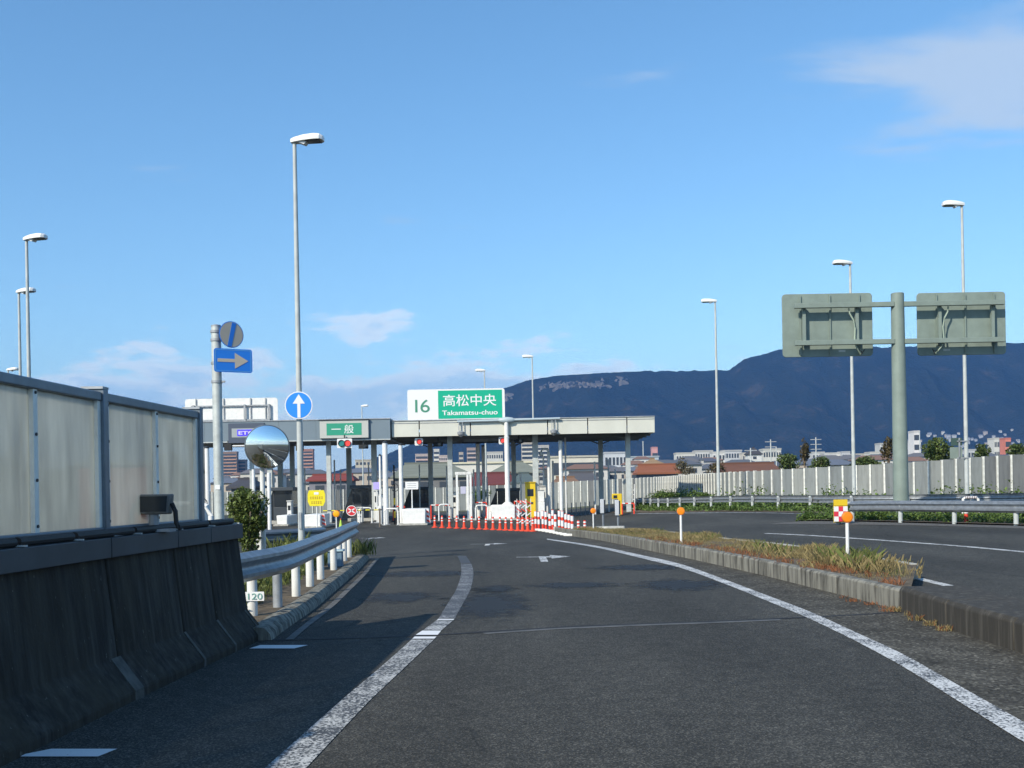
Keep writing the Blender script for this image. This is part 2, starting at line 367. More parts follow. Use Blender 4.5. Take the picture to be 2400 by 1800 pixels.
M_CONC = mat('weathered_concrete', (0.25, 0.24, 0.20), 0.85, col2=(0.06, 0.056, 0.046), scale=2.2, stretch=(4, 4, 0.5), bump=0.25, bscale=40, lo=0.42, hi=0.62)
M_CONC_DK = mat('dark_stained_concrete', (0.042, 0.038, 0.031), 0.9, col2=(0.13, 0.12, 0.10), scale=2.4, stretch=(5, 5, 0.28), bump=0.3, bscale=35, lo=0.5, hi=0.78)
M_CONC_LT = mat('pale_concrete', (0.42, 0.41, 0.37), 0.85, var=0.25, scale=5, bump=0.2)
M_GALV = mat('galvanised_steel', (0.30, 0.32, 0.34), 0.45, metal=0.6, var=0.2, scale=7, stretch=(1, 1, 1), bump=0.05)
M_GALV_DULL = mat('dull_galvanised_steel', (0.34, 0.36, 0.38), 0.6, metal=0.35, var=0.18, scale=4)
M_WPOLE = mat('pale_painted_steel', (0.47, 0.50, 0.49), 0.5, var=0.12, scale=3)
M_WHITE = mat('white_paint', (0.76, 0.76, 0.74), 0.5, var=0.07, scale=4)
M_WHITE_DIRTY = mat('soiled_white_paint', (0.70, 0.70, 0.67), 0.6, col2=(0.45, 0.44, 0.40), scale=3, stretch=(2, 2, 0.6), lo=0.5, hi=0.8)
M_LAMPW = mat('lamp_white', (0.8, 0.8, 0.78), 0.35)
M_DARK = mat('dark_steel', (0.04, 0.045, 0.05), 0.5, var=0.2)
M_BLACK = mat('black_rubber', (0.018, 0.019, 0.02), 0.6)
M_FRAME = mat('slate_aluminium', (0.17, 0.20, 0.23), 0.4, metal=0.4, var=0.1)
M_MULL = mat('pale_aluminium', (0.80, 0.80, 0.74), 0.45, metal=0.1, var=0.08)
M_BLUE = mat('sign_blue', (0.02, 0.20, 0.72), 0.4); M_BLUE_L = mat('sign_bright_blue', (0.03, 0.26, 0.80), 0.35)
M_SIGNW = mat('sign_white', (0.78, 0.78, 0.78), 0.4); M_SIGN_SHADED = mat('sign_shaded_beige', (0.50, 0.44, 0.36), 0.5)  # beige has the shade of the turned sign faces mixed into its colour
M_GREEN = mat('sign_green', (0.005, 0.40, 0.24), 0.4); M_GREEN_D = mat('lane_sign_green', (0.03, 0.30, 0.19), 0.45)
M_SGREY = mat('sage_green_paint', (0.21, 0.26, 0.23), 0.55, var=0.12, scale=1.5)
M_RED = mat('red_plastic', (0.75, 0.06, 0.03), 0.45); M_ORANGE = mat('orange_reflector', (0.85, 0.25, 0.01), 0.3); M_ORANGE_RED = mat('cone_orange', (0.78, 0.075, 0.03), 0.5)
M_YELLOW = mat('yellow_paint', (0.72, 0.50, 0.02), 0.5); M_YELLOW_S = mat('yellow_sign', (0.80, 0.68, 0.02), 0.45)
M_GLASSDK = mat('dark_glass', (0.02, 0.025, 0.03), 0.08, spec=0.6)
M_LEAF = mat('hedge_leaf', (0.13, 0.17, 0.045), 0.55, island=0.55, trans=0.25); M_LEAF_B = mat('bright_leaf', (0.11, 0.17, 0.035), 0.55, island=0.5, trans=0.3); M_LEAF_D = mat('tree_leaf', (0.10, 0.14, 0.042), 0.6, island=0.5, trans=0.25)
M_LEAF_RUST = mat('rusty_leaf', (0.12, 0.095, 0.04), 0.6, island=0.45, trans=0.2)
M_STRAW = mat('dry_grass_blade', (0.30, 0.24, 0.11), 0.7, island=0.4, trans=0.3); M_GRASS = mat('green_grass_blade', (0.15, 0.18, 0.05), 0.6, island=0.45, trans=0.3); M_RUST = mat('rusty_weed', (0.26, 0.11, 0.05), 0.7, island=0.4, trans=0.2)
M_BARK = mat('bark', (0.22, 0.17, 0.12), 0.9, var=0.3, scale=12, stretch=(3, 3, 0.5), bump=0.4)
M_MORTAR = mat('joint_seal', (0.016, 0.016, 0.017), 0.8); M_JOINTLT = mat('joint_concrete', (0.11, 0.11, 0.105), 0.8, var=0.3, scale=5)
# ------------------------------------------------------------------ ground, road and markings
def axis(lim):
    a = [0.0]
    while a[-1] < lim:
        s = 4 if a[-1] < 96 else (8 if a[-1] < 240 else a[-1]*0.22); a.append(a[-1]+s)
    return [-x for x in a[:0:-1]] + a
AX = axis(9000); mb = MB(); w = len(AX)
for y in AX:
    for x in AX: mb.v.append((x, y, G(x, y)-0.07))
for j in range(w-1):
    for i in range(w-1): mb.f.append((j*w+i, j*w+i+1, (j+1)*w+i+1, (j+1)*w+i))
tag(mb.build('ground', M_FIELD, fix=False), kind='structure')

mb = MB(); xs = [i for i in range(-40, 35)]; ys = [i for i in range(-40, 101)]; w = len(xs)
for y in ys:
    for x in xs: mb.v.append((x, y, G(x, y)))
for j in range(len(ys)-1):
    for i in range(w-1): mb.f.append((j*w+i, j*w+i+1, (j+1)*w+i+1, (j+1)*w+i))
road = tag(mb.build('road', M_ASPH, fix=False), kind='structure')

def mark(name, Lp, Rp, m, step=0.6, dz=0.006):
    n = max(2, int(max(plen(Lp), plen(Rp))/step))
    return ribbon(resample(Lp, n), resample(Rp, n), dz).build(name, m, road, fix=False)
def mark_px(name, rows, m, **k):                        # rows: (y, left x, right x) in the photograph
    A = spline([gp(r[1], r[0]) for r in rows], 0.5); B = spline([gp(r[2], r[0]) for r in rows], 0.5)
    return mark(name, A, B, m, **k)
a0, b0 = gp(623, 1800), gp(719, 1800); a1, b1 = gp(729, 1706), gp(807, 1706)
rows = [(1800, 623, 719), (1706, 729, 807), (1634, 810, 876), (1561.7, 896, 953), (1500, 965, 1017)]
A = [a0-(a1-a0)*6] + [gp(r[1], r[0]) for r in rows]; B = [b0-(b1-b0)*6] + [gp(r[2], r[0]) for r in rows]
mark('lane_line', spline(A, .5), spline(B, .5), M_LINE_WORN)
mark_px('lane_line', [(1498, 966, 1018), (1493, 972, 1023)], M_LINE_NEW, step=0.2)
mark_px('lane_line', [(1489, 974, 1026), (1479, 990, 1034)], M_LINE_NEW, step=0.2)
mark_px('lane_line', [(1478, 992, 1035), (1460, 1016, 1056), (1455, 1023, 1062)], M_LINE_WORN, step=0.2)
mark_px('lane_line', [(1454, 1024, 1063), (1451.5, 1027, 1065)], M_LINE_NEW, step=0.2)
mark_px('lane_line', [(1450.5, 1028, 1066), (1417, 1048, 1084), (1381, 1070, 1103), (1345, 1081, 1110), (1322, 1080, 1105)], M_LINE_FADED)
mark_px('lane_line', [(1321, 1080, 1104), (1303, 1072, 1092)], paint_mat('line_paint_ghost', 0.86, (0.2, 0.2, 0.2)))
# right edge line, given as (x, upper y, lower y)
cols = [(1282, 1262.5, 1265), (1385, 1277.5, 1281.5), (1500, 1300.6, 1308), (1597, 1323, 1332), (1703, 1360.5, 1370.7), (1800, 1397, 1410), (1902, 1436, 1453), (2010, 1485, 1506), (2114, 1533, 1562), (2238, 1603, 1640), (2380, 1683, 1729)]
U = [gp(c[0], c[1]) for c in cols][::-1]; D = [gp(c[0], c[2]) for c in cols][::-1]
U = [U[0]+(U[0]-U[1])*7] + U; D = [D[0]+(D[0]-D[1])*7] + D
U, D = spline(U, .5), spline(D, .5)
mark('lane_line', D, U, M_LINE)
# gritty strip between the edge line and the kerb
kk = [gp(*p) for p in ((1385, 1263), (1513.6, 1289), (1644.7, 1316), (1766.7, 1343.6), (1877, 1371), (2000, 1402), (2114.6, 1432.6), (2238, 1478), (2400, 1531))]
kk.append(kk[-1]+(kk[-1]-kk[-2])*4); lo_ = [q for q in U[::-1] if q.y < kk[0].y]
def shoulder_mat():
    m = bpy.data.materials.new('gritty_asphalt'); m.use_nodes = True; t = m.node_tree; N = t.nodes; L = t.links; b = N['Principled BSDF']; co = N.new('ShaderNodeTexCoord')
    v = N.new('ShaderNodeTexVoronoi'); v.inputs['Scale'].default_value = 38; L.new(co.outputs['Object'], v.inputs['Vector']); bw = N.new('ShaderNodeRGBToBW'); L.new(v.outputs['Color'], bw.inputs[0])
    r = N.new('ShaderNodeValToRGB'); e = r.color_ramp.elements; e[0].position = 0.2; e[0].color = (0.045, 0.042, 0.036, 1); e[1].position = 0.97; e[1].color = (0.23, 0.22, 0.185, 1); q = e.new(0.72); q.color = (0.095, 0.09, 0.075, 1); L.new(bw.outputs[0], r.inputs[0])
    n = N.new('ShaderNodeTexNoise'); n.inputs['Scale'].default_value = 1.4; n.inputs['Detail'].default_value = 6; L.new(co.outputs['Object'], n.inputs['Vector']); mr = N.new('ShaderNodeMapRange'); L.new(n.outputs[0], mr.inputs[0]); mr.inputs[1].default_value = 0.3; mr.inputs[2].default_value = 0.7; mr.inputs[3].default_value = 0.65; mr.inputs[4].default_value = 1.25
    h = N.new('ShaderNodeHueSaturation'); L.new(r.outputs[0], h.inputs['Color']); L.new(mr.outputs[0], h.inputs['Value']); L.new(h.outputs[0], b.inputs['Base Color']); b.inputs['Roughness'].default_value = 0.95; b.inputs['Specular IOR Level'].default_value = 0.2
    bp = N.new('ShaderNodeBump'); bp.inputs['Strength'].default_value = 0.6; bp.inputs['Distance'].default_value = 0.015; L.new(v.outputs['Distance'], bp.inputs['Height']); L.new(bp.outputs[0], b.inputs['Normal']); return m
ribbon(resample(lo_, 90), resample(spline(kk, .4), 90), 0.003, 3).build('gritty_shoulder', shoulder_mat(), road, fix=False)
# transverse stripes on the left shoulder
for rr in ([(1775, 30, 230), (1757, 120, 275)], [(1521, 584, 690), (1513, 610, 722)]): mark_px('shoulder_stripe', rr, M_LINE_NEW, step=.3)
# expansion joint across the carriageway
jp = [(600, 1502), (1020, 1489), (1323, 1470), (1700, 1456), (1921, 1446), (2114, 1435)]
jl = spline([gp(*p) for p in jp], .5)
mark('expansion_joint', offset(jl, -0.045), offset(jl, 0.045), M_MORTAR, dz=0.004)
jl2 = [p for p in jl if -0.75 < p.x < 3.6]
mark('joint_edge', offset(jl2, 0.045), offset(jl2, 0.16), M_JOINTLT, dz=0.004)
# arrows on the lane, lying flat
def flat(name, pts, m=M_LINE_NEW, dz=0.007):
    mb = MB(); P = [gp(*p) for p in pts]
    mb.v = [(p.x, p.y, G(p.x, p.y)+dz) for p in P]; mb.f = [tuple(range(len(P)))]
    return mb.build(name, m, road)
def bent_arrow(cx, cy, k):
    P = gp(cx, cy)
    def q(u, v): x, y = P.x+u*k, P.y+v*k; return (x, y, G(x, y)+0.007)
    mb = MB()
    mb.v = [q(*p) for p in ((-0.1, -2.4), (0.16, -2.4), (0.16, 0.2), (-0.1, 0.2), (-0.1, 1.0), (0.35, 1.0), (0.35, 0.2), (0.16, 0.2), (0.35, 1.9), (1.1, 0.6), (0.35, -0.6),
                             (-0.95, 0.9), (-0.1, 0.75), (-0.1, 0.45), (-0.95, 0.6))]
    mb.f = [(0, 1, 2, 3), (3, 7, 6, 5, 4), (10, 9, 8, 5, 6), (14, 13, 12, 11)]
    return mb.build('lane_arrow', M_LINE, road)
bent_arrow(1270, 1308, 0.62); bent_arrow(1142, 1276, 0.6); bent_arrow(868, 1262, 0.6)
# soft-edged dark patches on the lane
def dark_patch_mat():
    m = bpy.data.materials.new('dark_patch'); m.use_nodes = True; t = m.node_tree; N = t.nodes; L = t.links; b = N['Principled BSDF']; b.inputs['Base Color'].default_value = (0.020, 0.021, 0.023, 1); b.inputs['Roughness'].default_value = 0.7
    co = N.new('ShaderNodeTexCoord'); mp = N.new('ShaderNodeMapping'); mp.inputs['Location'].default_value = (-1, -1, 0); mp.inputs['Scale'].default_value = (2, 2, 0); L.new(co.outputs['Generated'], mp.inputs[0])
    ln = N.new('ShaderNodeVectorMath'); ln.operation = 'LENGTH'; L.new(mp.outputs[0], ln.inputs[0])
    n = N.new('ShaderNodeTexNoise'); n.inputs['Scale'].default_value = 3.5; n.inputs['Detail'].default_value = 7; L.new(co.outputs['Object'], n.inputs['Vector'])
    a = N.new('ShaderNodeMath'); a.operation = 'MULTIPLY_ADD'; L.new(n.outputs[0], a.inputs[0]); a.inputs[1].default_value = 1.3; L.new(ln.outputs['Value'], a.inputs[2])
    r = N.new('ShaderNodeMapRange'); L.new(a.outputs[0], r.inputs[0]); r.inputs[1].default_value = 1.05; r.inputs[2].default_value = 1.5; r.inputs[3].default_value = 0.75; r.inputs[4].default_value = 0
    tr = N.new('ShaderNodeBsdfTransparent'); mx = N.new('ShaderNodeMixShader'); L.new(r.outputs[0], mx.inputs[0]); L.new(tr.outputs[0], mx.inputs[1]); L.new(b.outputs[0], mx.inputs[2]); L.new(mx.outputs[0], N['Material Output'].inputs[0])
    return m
M_DARK_PATCH = dark_patch_mat()
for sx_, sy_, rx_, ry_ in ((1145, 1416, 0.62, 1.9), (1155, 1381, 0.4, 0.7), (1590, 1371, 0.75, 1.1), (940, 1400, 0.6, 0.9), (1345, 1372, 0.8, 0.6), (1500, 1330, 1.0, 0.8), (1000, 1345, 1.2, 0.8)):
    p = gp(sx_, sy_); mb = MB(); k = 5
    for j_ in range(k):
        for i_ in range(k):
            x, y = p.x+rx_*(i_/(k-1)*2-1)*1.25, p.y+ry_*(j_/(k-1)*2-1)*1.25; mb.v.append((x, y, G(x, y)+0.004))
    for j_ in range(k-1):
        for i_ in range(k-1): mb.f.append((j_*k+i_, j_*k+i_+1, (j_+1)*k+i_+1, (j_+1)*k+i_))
    mb.build('dark_patch', M_DARK_PATCH, road, fix=False)
# lines of the opposite carriageway
def line_px(pts, wid, m, ext=0):
    P = [gp(*p) for p in pts]
    if ext: P.append(P[-1]+(P[-1]-P[-2]).normalized()*ext)
    P = spline(P, .6); return mark('lane_line', offset(P, -wid/2), offset(P, wid/2), m)
line_px([(1794, 1250.5), (1900, 1255.4), (2000, 1262), (2126, 1271), (2270, 1282), (2400, 1294)], 0.15, M_LINE, 10)
line_px([(2150, 1356), (2250, 1380), (2400, 1412)], 0.15, M_LINE, 14)
line_px([(1480, 1204), (1600, 1202.5), (1726, 1201.5), (1840, 1203), (1952, 1207.5)], 0.3, M_LINE_WORN)

# ------------------------------------------------------------------ right kerb, median soil and dry grass
kb = [gp(*p) for p in ((1300, 1250), (1385, 1263), (1513.6, 1289), (1644.7, 1316), (1766.7, 1343.6), (1877, 1371), (2000, 1402), (2114.6, 1432.6))]
kerb_path = spline(kb, 0.4)
kb2 = [gp(2114.6, 1433), gp(2238, 1478), gp(2400, 1531)]; kb2.append(kb2[-1]+(kb2[-1]-kb2[-2])*4)
kerb_near = spline(kb2, 0.4)
kerb = thing('concrete_kerb', 'pale streaked concrete kerb edging the grassy median right of the lane', 'kerb')
prof = [(0.0, -0.05), (0.0, 0.24), (-0.025, 0.265), (-0.15, 0.27), (-0.15, -0.05)]
prof = [(-a, h) for a, h in prof]                       # path runs towards the camera; road lies on its right
segs = 16; pts = resample(kerb_path, segs*4+1)
for i in range(segs):
    sub = pts[i*4:i*4+5]; d = (sub[-1]-sub[0]).normalized()
    if i < segs-1: sub = sub[:-1] + [sub[-1]-d*0.005]
    MB().sweep([(-h0, z) for h0, z in prof], drape(sub)).build('kerb_block', M_CONC, kerb, bevel=0.008)
wall = thing('concrete_parapet', 'broad dark stained concrete block kerb at the lower right beside the lane', 'kerb')
pts = resample(kerb_near, 25)
for i in range(6):
    sub = pts[i*4:i*4+5]; d = (sub[-1]-sub[0]).normalized()
    if i < 5: sub = sub[:-1] + [sub[-1]-d*0.012]
    MB().sweep([(0.03, -0.05), (0.03, 0.27), (-0.005, 0.31), (-0.78, 0.31), (-0.8, -0.05)], drape(sub)).build('kerb_block', M_CONC_DK if i != 0 else M_CONC_DK, wall, bevel=0.012)
far_edge = spline([gp(1300, 1247), gp(1420, 1249), gp(1560, 1262), gp(1700, 1283), gp(1850, 1303), gp(2000, 1330), gp(2150, 1358)], 0.4)
n = 60
med_l = resample(offset(kerb_path, -0.1), n); med_r = resample(far_edge, n)
# left/right: kerb line and the far lip of the median
mbm = ribbon(med_l, med_r, 0.235, 3)
med = tag(mbm.build('median_strip', M_SOIL, fix=False), kind='structure')
MB().sweep([(-0.02, -0.05), (-0.02, 0.25), (0.10, 0.25), (0.10, -0.05)], drape(med_r)).build('median_lip', M_CONC_LT, med)
def blade(mb, p, h, w, lean):
    a = random.uniform(0, 6.28); d = Vector((math.cos(a), math.sin(a), 0)); q = Vector((-d.y, d.x, 0))*w
    ln = d*lean*h
    mb.add([p-q, p+q, p+ln*0.35+Vector((0, 0, h*0.6))+q*0.7, p+ln+Vector((0, 0, h)), p+ln*0.35+Vector((0, 0, h*0.6))-q*0.7], [(0, 1, 2, 3, 4)])
def tuft(mb, c, n, r, h, w, lean=0.5):
    for _ in range(n):
        a, rr = random.uniform(0, 6.28), r*math.sqrt(random.random())
        blade(mb, Vector((c.x+rr*math.cos(a), c.y+rr*math.sin(a), c.z)), h*random.uniform(0.5, 1.15), w, random.uniform(0.1, lean))
straw, green, rusty = MB(), MB(), MB()
for _ in range(1300):
    i = random.randrange(int(n*0.10), n-1); t = random.random()**0.8; p = med_l[i].lerp(med_r[i], t); p = ground(p.x, p.y, 0.235)
    u = i/n
    hh = 0.085+0.045*math.sin(u*23)+0.035*math.sin(u*51+1)
    if u > 0.93: hh *= 0.8
    hh = max(0.05, hh)*random.uniform(0.45, 1.1)
    q = random.random(); gq = 0.5+0.5*math.sin(u*31+2)
    if t < 0.28 and u > .55 and q < 0.6: tuft(rusty, p, 16, 0.16, 0.08, 0.005, 0.9)
    elif q < 0.22*gq: tuft(green, p, 26, 0.17, hh*1.1, 0.0022, 0.9)
    else: tuft(straw, p, 28, 0.20, hh, 0.0020, 0.9)
for px, py, hh, nn in ((1985, 1325, 0.30, 44), (2020, 1332, 0.36, 50), (1945, 1318, 0.34, 26), (1800, 1295, 0.28, 30), (1830, 1303, 0.26, 24), (1770, 1290, 0.24, 18), (2035, 1338, 0.34, 26)):
    tuft(green, gp(px, py, 0.235), nn, 0.30, hh, 0.002, 1.0); tuft(straw, gp(px+8, py+3, 0.235), nn*3, 0.42, hh*0.7, 0.0018, 0.9)
for _ in range(60):                                     # seed heads by the end of the grass
    px = random.uniform(2050, 2160); p = gp(px, 1341+(px-2050)*0.14, 0.235)
    h = random.uniform(0.08, 0.28); blade(straw, p, h, 0.002, 0.3); straw.cyl(p+Vector((0.02, 0, h*0.85)), p+Vector((0.04, 0, h*1.15)), 0.008, 0.003, 5)
# weeds in the gutter
for _ in range(26):
    i = random.randrange(len(kerb_near)//4); p = kerb_near[i]; p = ground(p.x-random.uniform(0.03, 0.15), p.y, 0.0)
    tuft(straw if random.random() < .7 else rusty, p, 9, 0.07, 0.07, 0.004, 1.0)
for _ in range(12):
    i = random.randrange(len(kerb_path)-5, len(kerb_path)); p = kerb_path[i]; p = ground(p.x-random.uniform(0.02, 0.22), p.y, 0.0); tuft(rusty, p, 10, 0.08, 0.05, 0.005, 1.0)
for o, m, lb in ((straw, M_STRAW, 'dry straw coloured grass along the median kerb'), (green, M_GRASS, 'green grass tufts growing among dry grass on the median'), (rusty, M_RUST, 'low rust red weeds along the median kerb')):
    tag(o.build({'dry': 'dry_grass', 'gre': 'green_grass', 'low': 'red_weeds'}[lb[:3]], m, smooth=False, fix=False), lb, 'grass', kind='stuff')

# ------------------------------------------------------------------ left concrete barrier with noise screen
toe = [Vector((-3.55, -16, 0)), Vector((-3.30, 0, 0)), Vector((-3.04, 7, 0)), Vector((-2.76, 12.0, 0))]
toe_path = spline(toe, 0.5)
def toe_at(y):
    for a, b in zip(toe_path, toe_path[1:]):
        if a.y <= y <= b.y: return a.lerp(b, (y-a.y)/(b.y-a.y))
    return toe_path[-1].copy()
bar = thing('concrete_barrier', 'dark stained concrete barrier wall left of the lane, under the screen', 'barrier')
bprof = [(0.0, -0.05), (0.0, 0.07), (-0.19, 0.32), (-0.285, 1.13), (-0.54, 1.13), (-0.54, -0.05)]
cuts = [-16, -12, -8, -4, 0, 4, 6.4, 8.6, 10.05, 10.95, 12.0]
for k, (a, b) in enumerate(zip(cuts, cuts[1:])):
    m = max(2, int((b-a)/0.5)+1); sub = [toe_at(a+(b-0.03-a)*i/(m-1)) for i in range(m)]
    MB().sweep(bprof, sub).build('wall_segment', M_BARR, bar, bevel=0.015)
    sub = [toe_at(a+(b-0.012-a)*i/(m-1)) for i in range(m)]
    MB().sweep([(-0.235, 1.105), (-0.235, 1.265), (-0.60, 1.265), (-0.60, 1.135), (-0.30, 1.135), (-0.30, 1.105)], sub).build('coping', mat('coping_steel', (0.05, 0.056, 0.062), 0.55, var=0.2, scale=2), bar, bevel=0.006)
M_STRIP = mat('joint_mortar', (0.085, 0.083, 0.075), 0.9, var=0.3, scale=9)
for y, wd in ((8.6, 0.17), (10.05, 0.05), (10.95, 0.05), (11.85, 0.03)):
    sub = [toe_at(y-wd), toe_at(y)]
    MB().sweep([(0.006, 0.0), (0.006, 0.075), (-0.184, 0.325), (-0.20, 0.30), (-0.02, 0.05), (-0.02, 0.0)], sub).build('joint_strip', M_STRIP, bar)
for s0, s1 in ((-9, -2.05), (-2, 2.95), (3, 5.95), (6.0, 7.2), (7.25, 8.05), (8.1, 9.15), (9.2, 10.1), (10.15, 11.0), (11.05, 11.8)):   # cable conduit lying on the coping
    MB().tube([toe_at(s0)+Vector((-0.30, 0, 1.300)), toe_at((s0+s1)/2)+Vector((-0.30, 0, 1.300)), toe_at(s1)+Vector((-0.30, 0, 1.300))], 0.034, 10).build('conduit', M_BLACK, bar)
    MB().box(0, 0, 0, 0.10, 0.03, 0.012).build('clip', M_WPOLE, bar, loc=toe_at(s1+0.025)+Vector((-0.27, 0, 1.275)))
scr = thing('noise_screen', 'translucent panel noise screen in slate metal frames on the left barrier', 'screen')
def screen_mat():
    m = bpy.data.materials.new('frosted_panel'); m.use_nodes = True; t = m.node_tree; N = t.nodes; L = t.links; N.clear()
    o = N.new('ShaderNodeOutputMaterial'); co = N.new('ShaderNodeTexCoord'); mp = N.new('ShaderNodeMapping'); mp.inputs['Scale'].default_value = (2.2, 2.2, 0.45); L.new(co.outputs['Object'], mp.inputs[0])
    n = N.new('ShaderNodeTexNoise'); n.inputs['Scale'].default_value = 2.5; n.inputs['Detail'].default_value = 7; L.new(mp.outputs[0], n.inputs['Vector'])
    r = N.new('ShaderNodeValToRGB'); r.color_ramp.elements[0].position = 0.3; r.color_ramp.elements[0].color = (0.48, 0.48, 0.44, 1); r.color_ramp.elements[1].position = 0.72; r.color_ramp.elements[1].color = (0.74, 0.74, 0.67, 1); L.new(n.outputs[0], r.inputs[0])
    tl = N.new('ShaderNodeBsdfTranslucent'); L.new(r.outputs[0], tl.inputs[0]); tp = N.new('ShaderNodeBsdfTransparent'); tp.inputs[0].default_value = (0.88, 0.89, 0.85, 1)
    df = N.new('ShaderNodeBsdfDiffuse'); L.new(r.outputs[0], df.inputs[0]); gl = N.new('ShaderNodeBsdfGlossy'); gl.inputs['Roughness'].default_value = 0.12
    a = N.new('ShaderNodeMixShader'); a.inputs[0].default_value = 0.45; L.new(tl.outputs[0], a.inputs[1]); L.new(df.outputs[0], a.inputs[2])
    b = N.new('ShaderNodeMixShader'); b.inputs[0].default_value = 0.27; L.new(a.outputs[0], b.inputs[1]); L.new(tp.outputs[0], b.inputs[2])
    c = N.new('ShaderNodeMixShader'); c.inputs[0].default_value = 0.05; L.new(b.outputs[0], c.inputs[1]); L.new(gl.outputs[0], c.inputs[2]); L.new(c.outputs[0], o.inputs[0])
    return m
M_PANEL = screen_mat()
def scr_at(y, z): p = toe_at(y); return Vector((p.x-0.43, p.y, z))
ZB, ZT = 1.27, 2.44
hp = [11.12-2.26*i for i in range(9)]
for i, y in enumerate(hp):                              # H posts
    p = scr_at(y, ZB); MB().box(0, 0, 0.60, 0.125, 0.10, 1.205).build('post', M_FRAME, scr, loc=p, bevel=0.006)
    MB().box(-0.03, 0, 0, 0.18, 0.13, 0.02).build('post_cap', M_GALV_DULL, scr, loc=p+Vector((0, 0, 1.213)))
    MB().box(0.02, 0, 0.008, 0.26, 0.2, 0.016).build('base_plate', M_GALV_DULL, scr, loc=p)
    if i == 0: continue
    y1 = hp[i-1]-0.05; y0 = y+0.05
    ym = (y0+y1)/2
    for a, b in ((y0+0.06, ym-0.035), (ym+0.035, y1-0.06)):
        P0, P1 = scr_at(a, 0), scr_at(b, 0)
        MB().sweep([(-0.006, ZB+0.05), (-0.006, ZT-0.05), (0.006, ZT-0.05), (0.006, ZB+0.05)], [P0, P1]).build('panel', M_PANEL, scr)
    for yy, ww in ((y0+0.03, 0.06), (ym, 0.07), (y1-0.03, 0.06)):
        o = MB().box(0.012, 0, (ZT-ZB)/2, 0.05, ww, ZT-ZB-0.06).build('mullion', M_MULL, scr, loc=scr_at(yy, ZB+0.0))
        if yy == ym or yy < ym:
            for zz in (0.12, 0.45, 0.78, 1.08): MB().cyl((0.035, 0, zz), (0.047, 0, zz), 0.012, n=8).build('bolt', M_DARK, o)
    for z, hgt, nm in ((ZT-0.03, 0.075, 'top_rail'), (ZB+0.05, 0.05, 'bottom_rail')):
        MB().sweep([(-0.045, z-hgt/2), (-0.045, z+hgt/2), (0.05, z+hgt/2), (0.05, z-hgt/2)], [scr_at(y0, 0), scr_at(y1, 0)]).build(nm, M_FRAME, scr, bevel=0.01)
# floodlight sitting on the barrier
p = toe_at(9.72)+Vector((-0.33, 0, 1.27))
fl = thing('floodlight', 'small weathered black floodlight on a bracket atop the left barrier', 'floodlight', p); fl.scale = (1.3, 1.3, 1.2)
MB().box(0, 0, 0.01, 0.26, 0.14, 0.02).build('base_plate', M_GALV_DULL, fl)
M_FL = mat('weathered_housing', (0.10, 0.095, 0.09), 0.7, col2=(0.24, 0.23, 0.21), scale=14)
MB().prism([(-0.11, 0.13), (0.11, 0.13), (0.125, 0.28), (-0.105, 0.28)], -0.05, 0.07).build('housing', M_FL, fl, bevel=0.012)
MB().prism([(-0.095, 0.15), (0.1, 0.15), (0.11, 0.265), (-0.09, 0.265)], -0.055, -0.05).build('front_glass', M_GLASSDK, fl)
for sx in (-1, 1): MB().tube([(sx*0.125, 0, 0.21), (sx*0.15, 0, 0.15), (sx*0.155, 0, 0.06), (sx*0.185, 0, 0.012)], 0.017, 8).build('bracket_arm', M_BLACK, fl)
MB().cyl((0, 0, 0.02), (0, 0, 0.13), 0.035, n=10).build('stem', M_GALV_DULL, fl)

# ------------------------------------------------------------------ left planting strip: kerb, guardrail, weeds
ktop = [gp(p[0], p[1], 0.14) for p in ((600, 1472), (644, 1443), (707, 1405), (752.6, 1372), (813.6, 1327), (849, 1297))]
lk = spline(ktop, 0.4)
strip_r = resample(lk, 40); strip_l = [Vector((-14-0.05*i, p.y, 0)) for i, p in enumerate(strip_r)]
ver = tag(ribbon([Vector((min(q.x-0.4, -4.6-0.10*i), q.y, 0)) for i, q in enumerate(strip_r)], offset(strip_r, -0.1), 0.12, 3).build('planting_strip', M_SOIL, fix=False), kind='structure')
lkb = thing('rounded_kerb', 'rounded concrete kerb stones along the left guardrail', 'kerb')
pts = resample(lk, 61)
for i in range(20):
    sub = pts[i*3:i*3+4]; d = (sub[-1]-sub[0]).normalized(); sub = sub[:-1]+[sub[-1]-d*0.015]
    MB().sweep([(0.17, -0.03), (0.15, 0.07), (0.09, 0.135), (0.0, 0.15), (-0.09, 0.13), (-0.10, -0.03)], drape(sub)).build('kerb_stone', M_CONC, lkb)
gut = resample(offset(lk, 0.36), 60)
mark('gutter_strip', offset(gut, -0.05), offset(gut, 0.04), M_JOINTLT, dz=0.008)
BEAM = [(0.0, 0.0), (0.035, 0.03), (0.075, 0.06), (0.078, 0.10), (0.03, 0.135), (0.012, 0.165), (0.012, 0.185), (0.03, 0.215), (0.078, 0.25), (0.075, 0.29), (0.035, 0.32), (0.0, 0.35)]
def beam(path, side=1, th=0.004):
    prof = [(side*a, h) for a, h in BEAM] + [(side*(a-th*4), h) for a, h in BEAM[::-1]]
    return MB().sweep(prof, path)
pb = [(592, 1443), (651, 1423), (694, 1397.5), (726.6, 1374.6), (751.5, 1357.7), (782, 1336), (795.6, 1324), (807, 1314.7), (818, 1306)]
P = [gp(a, b, 0.12) for a, b in pb]
gr = thing('guardrail', 'steel W-beam guardrail with white posts curving along the left kerb', 'guardrail')
for i, q in enumerate(P):
    MB().cyl((0, 0, -0.05), (0, 0, 0.72), 0.062, n=14).build('post', M_WHITE_DIRTY if i != 1 else M_GALV_DULL, gr, loc=q)
    MB().lathe([(0.064, 0.72), (0.05, 0.745), (0.01, 0.755)], 14).build('post_cap', M_GALV_DULL, gr, loc=q)
